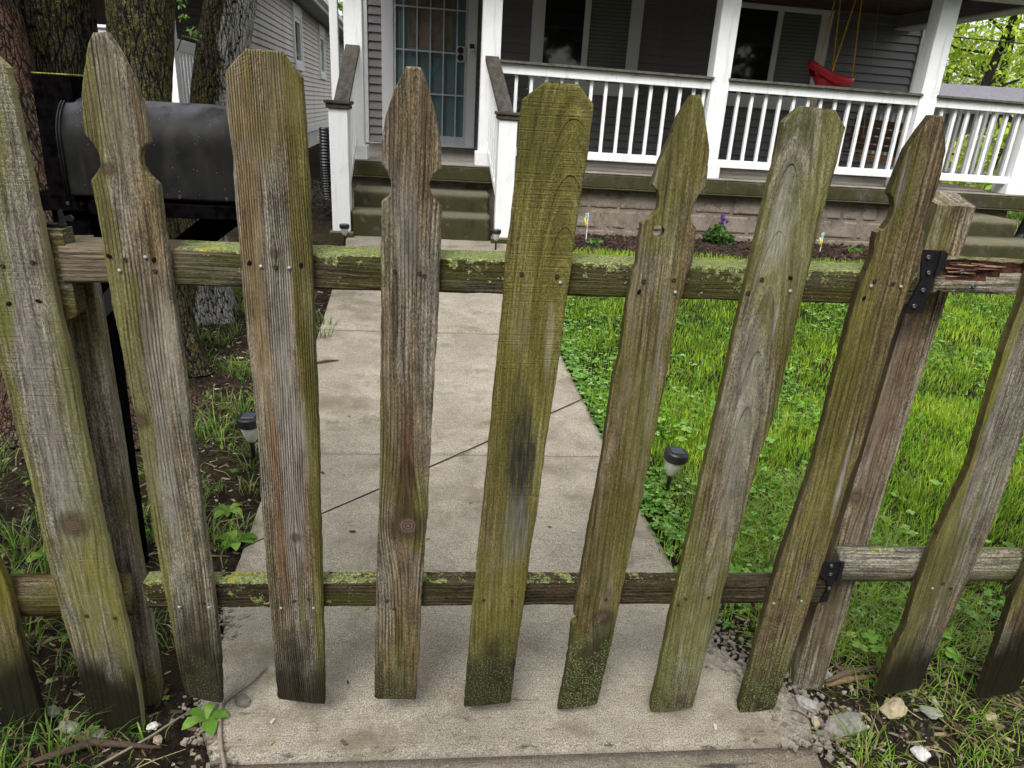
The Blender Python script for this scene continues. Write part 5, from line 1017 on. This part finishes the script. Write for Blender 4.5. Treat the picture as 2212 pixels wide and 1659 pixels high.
# litter: chips, twigs, pebbles
def scatter(n,fn,seed): 
    r=np.random.default_rng(seed); p=fn(r,n); return r,p
def chips(name,P_,size,cols,seed,asp=2.2,thk=.25,**k):
    r=np.random.default_rng(seed); n=len(P_); z=soilz(P_[:,0],P_[:,1]); a=r.random(n)*6.28; s=size*(.4+1.0*r.random(n)**2)
    u=np.array([(-1,-.5,-.5),(1,-.35,-.4),(.8,.5,-.5),(-.7,.45,-.4),(-.8,-.4,.5),(.9,-.3,.4),(.7,.4,.5),(-.6,.4,.5)])
    q=u[None]*np.stack([s*asp/2,s,s*thk*2],1)[:,None,:]*(.75+.5*r.random((n,8,1))); t=.35*r.standard_normal((n,2))
    X=q[...,0]*np.cos(a)[:,None]-q[...,1]*np.sin(a)[:,None]; Y=q[...,0]*np.sin(a)[:,None]+q[...,1]*np.cos(a)[:,None]; Z=q[...,2]+X*t[:,:1]+Y*t[:,1:]
    V=np.stack([P_[:,0:1]+X,P_[:,1:2]+Y,z[:,None]+Z+s[:,None]*.2],-1).reshape(-1,3)
    fc=np.array([[3,2,1,0],[4,5,6,7],[0,1,5,4],[1,2,6,5],[2,3,7,6],[3,0,4,7]]); F=(np.arange(n)[:,None,None]*8+fc[None]).reshape(-1,4)
    o=mk(name,(V,F),M['chip'],None,(0,0,0),**k); c=np.array(cols)[r.integers(0,len(cols),n)]*(.6+.8*r.random((n,1))); cattr(o,np.repeat(c,8,0)); return o
r=np.random.default_rng(55)
def soilpts(n):
    x=np.concatenate([-2.6+2.2*r.random(n),.95+1.3*r.random(n//2)]); y=np.concatenate([1.0+4.6*r.random(n)**1.5,1.0+1.4*r.random(n//2)]); k=((x<wl(y)-.0)&(y>1.9))|((x<axl(y)-.01)&(y<=1.9))|((x>axr(y)+.01)&(y<1.9))|((x>wr(y)+.0)&(x<wr(y)+.5)&(y<3.2)&(r.random(len(x))<.4)); return np.stack([x,y],1)[k]
chips('soil_crumbs',soilpts(12000),.0055,[(.022,.017,.013),(.045,.034,.026),(.07,.055,.042),(.03,.024,.018)],1,1.4,.45,label='crumbs of dark soil',cat='soil',kind='stuff')
chips('wood_litter',soilpts(6000),.009,[(.14,.10,.06),(.09,.06,.04),(.24,.18,.11),(.05,.035,.025),(.30,.26,.19)],2,3.2,.12,label='bits of bark and dead leaf on the soil',cat='litter',kind='stuff')
chips('white_grit',soilpts(420),.0065,[(.5,.48,.44),(.42,.36,.29),(.55,.50,.42),(.35,.28,.22)],3,1.5,.4,label='pale pebbles in the soil',cat='pebbles',kind='stuff')
mx=np.stack([-.2+7.0*r.random(9000),6.36+1.0*r.random(9000)],1); mx=mx[(mx[:,0]>.62)&(mx[:,1]>6.42+.12*fbm(n3(mx[:,0]*2,0*mx[:,0],0))*2)]
chips('bark_mulch',mx,.022,[(.035,.022,.016),(.02,.014,.011),(.06,.035,.025),(.045,.03,.022)],4,2.6,.25,label='dark bark mulch along the foundation',cat='mulch',kind='stuff')
wl_=np.stack([-.5+1.4*r.random(75),-.05+5.2*r.random(75)],1); wl_=wl_[wl_[:,1]>.95]
def walkchips():
    P_=wl_; s=.003+.004*r.random(len(P_)); parts=[]
    for (x,y),q in zip(P_,s):
        V,F=box(-q*1.5,q*1.5,-q*.7,q*.7,0,q*.5); V=V*(.7+.6*r.random((8,1))); V,F=rotz((V,F),r.random()*6,np.zeros(3)); parts.append((V+[x,y,float(gz(y))+.007],F))
    o=mk('walk_litter',join(*parts),M['chip'],None,(0,0,0),label='specks of leaf and grit on the walk',cat='litter',kind='stuff'); c=np.array([(.10,.07,.04),(.5,.45,.36),(.05,.035,.025),(.45,.40,.30),(.22,.20,.05)])[r.integers(0,5,len(P_))]; cattr(o,np.repeat(c,8,0))
walkchips()
def twigs(n,seed):
    r=np.random.default_rng(seed); P_=soilpts(n*3)[:n*4]; r.shuffle(P_); P_=P_[:n]; parts=[]
    for x,y in P_:
        z=float(soilz(np.array([x]),np.array([y]))[0])+.008; a=r.random()*6.28; l=.03+.12*r.random()**2; b=(r.random()-.5)*.3*l
        parts.append(tube([(x,y,z),(x+.5*l*math.cos(a)-b*math.sin(a),y+.5*l*math.sin(a)+b*math.cos(a),z+.008*r.random()),(x+l*math.cos(a),y+l*math.sin(a),z+.004)],[.0014+.0012*r.random()]*2+[.0008],4,False))
    o=mk('twigs',join(*parts),M['stick'],None,(0,0,0),label='small twigs and straw scattered on the soil',cat='twigs',kind='stuff'); c=np.array([(.10,.065,.04),(.06,.04,.03),(.22,.17,.09),(.28,.25,.13),(.15,.085,.05)])[r.integers(0,5,len(parts))]; cattr(o,np.repeat(c,12,0))
twigs(1500,9)
# individual stones
def stone(org,size,col,label,seed,flat_=.6):
    bm=bmesh.new(); bmesh.ops.create_icosphere(bm,subdivisions=3,radius=1); V=np.array([v.co[:] for v in bm.verts]); F=[[v.index for v in f.verts] for f in bm.faces]; bm.free()
    V=V*(1+.55*fbm(n3(V[:,0]*1.5+seed,V[:,1]*1.5,V[:,2]*1.5),4)[:,None]*2+.22*fbm(n3(V[:,0]*6+seed,V[:,1]*6,V[:,2]*6),3)[:,None]); V=V*np.array(size)*.43; V[:,2]-=size[2]*.12; V[:,2]*=1; V,F=rotz((V,F),seed*1.3,np.zeros(3)); V=V+np.array(org)
    o=mk('stone',(V,F),M['stone'],None,org,False,label=label,cat='stone',group='loose stones on the soil'); cattr(o,np.array(col))
W1,W2,W3,W4=(.27,.26,.235),(.36,.30,.20),(.21,.20,.175),(.15,.14,.12)
for a in (((1.022,1.428,.012),(.075,.055,.045),W1,'grey white stone at the broken corner of the walk below the hinge post'),((1.268,1.410,.010),(.090,.065,.05),W2,'round sand coloured stone in front of the striped picket'),((1.105,1.366,.006),(.135,.070,.045),W3,'widest low grey stone lying half sunk between the two pale stones'),((1.365,1.393,.008),(.045,.07,.02),W1,'narrow upright pale stone chip right of the sand coloured stone'),((1.253,1.262,.008),(.05,.055,.03),(.55,.55,.53),'bright white shell like stone near the lower right corner'),((1.53,1.374,.006),(.04,.035,.025),W2,'small tan stone below the outermost right picket'),((1.02,1.372,.006),(.05,.025,.02),W2,'thin flat flake below the grey white stone'),((-.505,1.485,.012),(.055,.045,.03),W4,'dark grey stone on the concrete beside the pale branch'),((-.706,1.417,.006),(.033,.028,.02),(.5,.48,.44),'small white pebble at the foot of the broad left picket'),((-.835,1.394,.004),(.06,.05,.03),W4,'brown grey stone in the soil under the broad left picket'),((-.905,1.42,.004),(.07,.04,.02),W3,'flat pale stone between the two left fence pickets'),((-.97,1.47,.006),(.05,.03,.02),W3,'grey chip at the foot of the leftmost picket'),((-.68,1.375,.004),(.03,.028,.02),(.3,.23,.17),'small brown pebble left of the walk corner'),((1.14,1.53,.008),(.04,.03,.025),W1,'pale chip at the base of the reddish hinge post')): stone(a[0],a[1],a[2],a[3],hash(a[0][0])%17 if False else int(abs(a[0][0])*97)%17)
def stick(name,pts,rad,col,label,cat):
    o=mk(name,tube(pts,rad,8),M['stick'],None,tuple(pts[0]),True,label=label,cat=cat); cattr(o,np.array(col)); return o
stick('branch',[(-.47,1.60,.012),(-.50,1.545,.014),(-.556,1.475,.014),(-.545,1.42,.013),(-.527,1.363,.012),(-.510,1.32,.012),(-.494,1.285,.012),(-.48,1.22,.012)],[.0035,.004,.0055,.006,.0055,.005,.005,.004],(.24,.20,.16),'pale bent branch lying on the left corner of the walk','branch')
stick('stick',[(-.96,1.30,.012),(-.90,1.325,.018),(-.82,1.36,.018),(-.74,1.352,.014),(-.66,1.345,.010)],[.004,.0085,.010,.007,.003],(.07,.046,.036),'thick dark brown stick in the lower left corner','stick')
stick('stick',[(-.84,1.24,.012),(-.78,1.30,.012),(-.70,1.37,.014),(-.62,1.46,.014)],[.002,.003,.003,.002],(.22,.19,.14),'long thin pale twig left of the walk','stick')
stick('bark_strip',[(1.115,1.505,.012),(1.19,1.527,.022),(1.30,1.555,.016)],[.004,.011,.004],(.11,.075,.055),'upper curled brown bark strip at the foot of the hinge post','bark strip')
stick('bark_strip',[(1.112,1.490,.010),(1.18,1.505,.018),(1.28,1.522,.012)],[.003,.010,.004],(.17,.11,.07),'lower reddish bark strip beside the curled brown one','bark strip')
stick('stick',[(1.165,1.58,.016),(1.20,1.52,.014),(1.225,1.468,.010)],[.003,.0035,.002],(.12,.085,.07),'thin dark twig crossing the bark strips','stick')
stick('stick',[(1.50,1.565,.014),(1.56,1.535,.016),(1.62,1.505,.012)],[.004,.005,.003],(.10,.075,.06),'twig between the two right fence pickets','stick')
stick('stick',[(-.72,3.92,.075),(-.66,3.95,.078),(-.60,3.965,.077)],[.006,.007,.003],(.06,.045,.035),'short dark twig on the left edge of the walk','stick')

# ------------------------------------------------------------------ background beyond the porch
shd=empty('shed',(11.5,15.0,0),'low shed with a grey shingled roof behind the side yard','shed')
mk('wall',box(8.6,15.2,14.6,18.5,-.1,2.05),M['siding3'],shd,(11.5,16,0)); mk('roof',prism([(14.1,2.02),(14.1,2.08),(15.4,2.47),(18.9,1.9),(18.9,1.84)],'x',8.2,14.0),M['shingle'],shd,(11.5,16,2))
bfw=wood('back_fence_wood',70,axis='z',tone=.7,green=.45,rings=20,val=.75)
bf=empty('privacy_fence',(11,13,0),'weathered vertical board fence behind the side yard','fence')
for k in range(46):
    x=7.6+k*.15; V,F=box(x,x+.143,13.0,13.02,.25,1.42+.03*rng.random(),.004); mk('board',(V,F),bfw,bf,(x+.07,13,0))
mk('rail',box(7.6,14.5,12.94,12.995,1.16,1.25,.004),flat('yellow_lichen_wood',(.26,.24,.06),.9,.2,0,.5,20),bf,(11,13,1.2))
TB=bark('background_bark',6,(.05,.042,.034),.35)
YG=[(.34,.50,.04),(.44,.58,.06),(.24,.40,.03),(.55,.64,.10)]
def bgtree(x,y,h,label,seed,n=3600,size=.16,cols=YG,low=.25,group='trees beyond the side yard',lean=0):
    r=np.random.default_rng(seed); t=empty('tree',(x,y,.2),label,'tree',group); path=[(x,y,.1),(x+lean*.3,y,h*.35),(x+lean*.7,y,h*.7),(x+lean,y,h)]
    parts=[tube(path,[.15,.11,.07,.03],9)]; cs=[]
    for i in range(22):
        z=h*(low+.7*r.random()); bx=x+lean*z/h; a=r.random()*6.28; l=h*(.14+.2*r.random()); e=(bx+l*math.cos(a),y+l*math.sin(a),z+l*(.25+.5*r.random())); m_=((bx+e[0])/2,(y+e[1])/2,(z+e[2])/2-.08*l)
        parts.append(tube([(bx,y,z),m_,e],[.045,.03,.01],6)); cs+= [e,tuple(np.array(e)*.6+np.array(m_)*.4),m_]
    mk('trunk',join(*parts),TB,t,(x,y,.2),True); leaves('crown',cs,h*.10,n,size,cols,t,(x,y,.2),seed)
bgtree(11.0,20,8.5,'yellow green maple with a forked dark trunk directly right of the porch corner post',1,5200,.075,lean=.5)
bgtree(13.6,19,8.0,'yellow green maple leaning right above the shed roof',2,5200,.07,lean=1.2)
bgtree(16.6,22,9.5,'yellow green maple farthest right in the side yard',3,5200,.085)
bgtree(13.0,27,11,'taller pale maple behind the other two',4,6000,.10); bgtree(19,28,11,'large pale maple at the far right background',5,6000,.10); bgtree(9.2,25,9,'maple mostly hidden by the porch corner',6,4500,.09)
bgtree(-2.0,36,12,'green tree far behind the alley between the houses',7,4000,.25,[(.10,.2,.03),(.16,.28,.04)]); bgtree(1.5,40,12,'green tree behind the roof of the porch house',8,2500,.3,[(.10,.2,.03),(.16,.28,.04)])
sb=empty('shrub',(9.0,11.6,.2),'light green shrub in front of the privacy fence, seen between the balusters','shrub'); leaves('foliage',[(8.6,11.6,1.2),(9.2,11.7,1.45),(9.8,11.6,1.25),(8.3,11.5,.8),(9.0,11.5,.7)],[.35,.4,.3,.35,.35],900,.07,YG,sb,(9,11.6,.2),14)
mk('stem',tube([(9,11.6,.2),(9.05,11.6,.9),(9.2,11.7,1.3)],.03,6),TB,sb,(9,11.6,.2))
for i,(z0,z1) in enumerate(((3.2,3.25),(3.9,4.0))):
    mk('utility_wire',tube([(6,14.5,z0+.1),(12,14.5,z0),(20,14.5,z1)],.012,5),M['cable'],None,(6,14.5,z0),label=('lower' if i==0 else 'upper')+' utility wire crossing in front of the yellow green maples',cat='wire',group='utility wires')
mk('side_path',box(6.6,9,8.6,9.8,.30,.345),M['slabc'],None,(8,9,.3),kind='structure')
# street trees behind the camera, unseen except in glass, thickened to block low sky
for i,(x,y) in enumerate(((-17,-10),(-12,-9),(-7.5,-10),(-3,-9),(1.2,-10),(5.5,-9),(10,-10),(14.5,-9),(19,-11))):
    bgtree(x,y,10.5,'street tree across from the house in a row thickened to block low sky, '+('first','second','third','fourth','fifth','sixth','seventh','eighth','ninth')[i]+' along the kerb',40+i,2600,.34,[(.06,.12,.02),(.10,.18,.03)],.12,'street trees')
print('objects',len(bpy.data.objects),'tris',sum(sum(len(p.vertices)-2 for p in o.data.polygons) for o in bpy.data.objects if o.type=='MESH'))
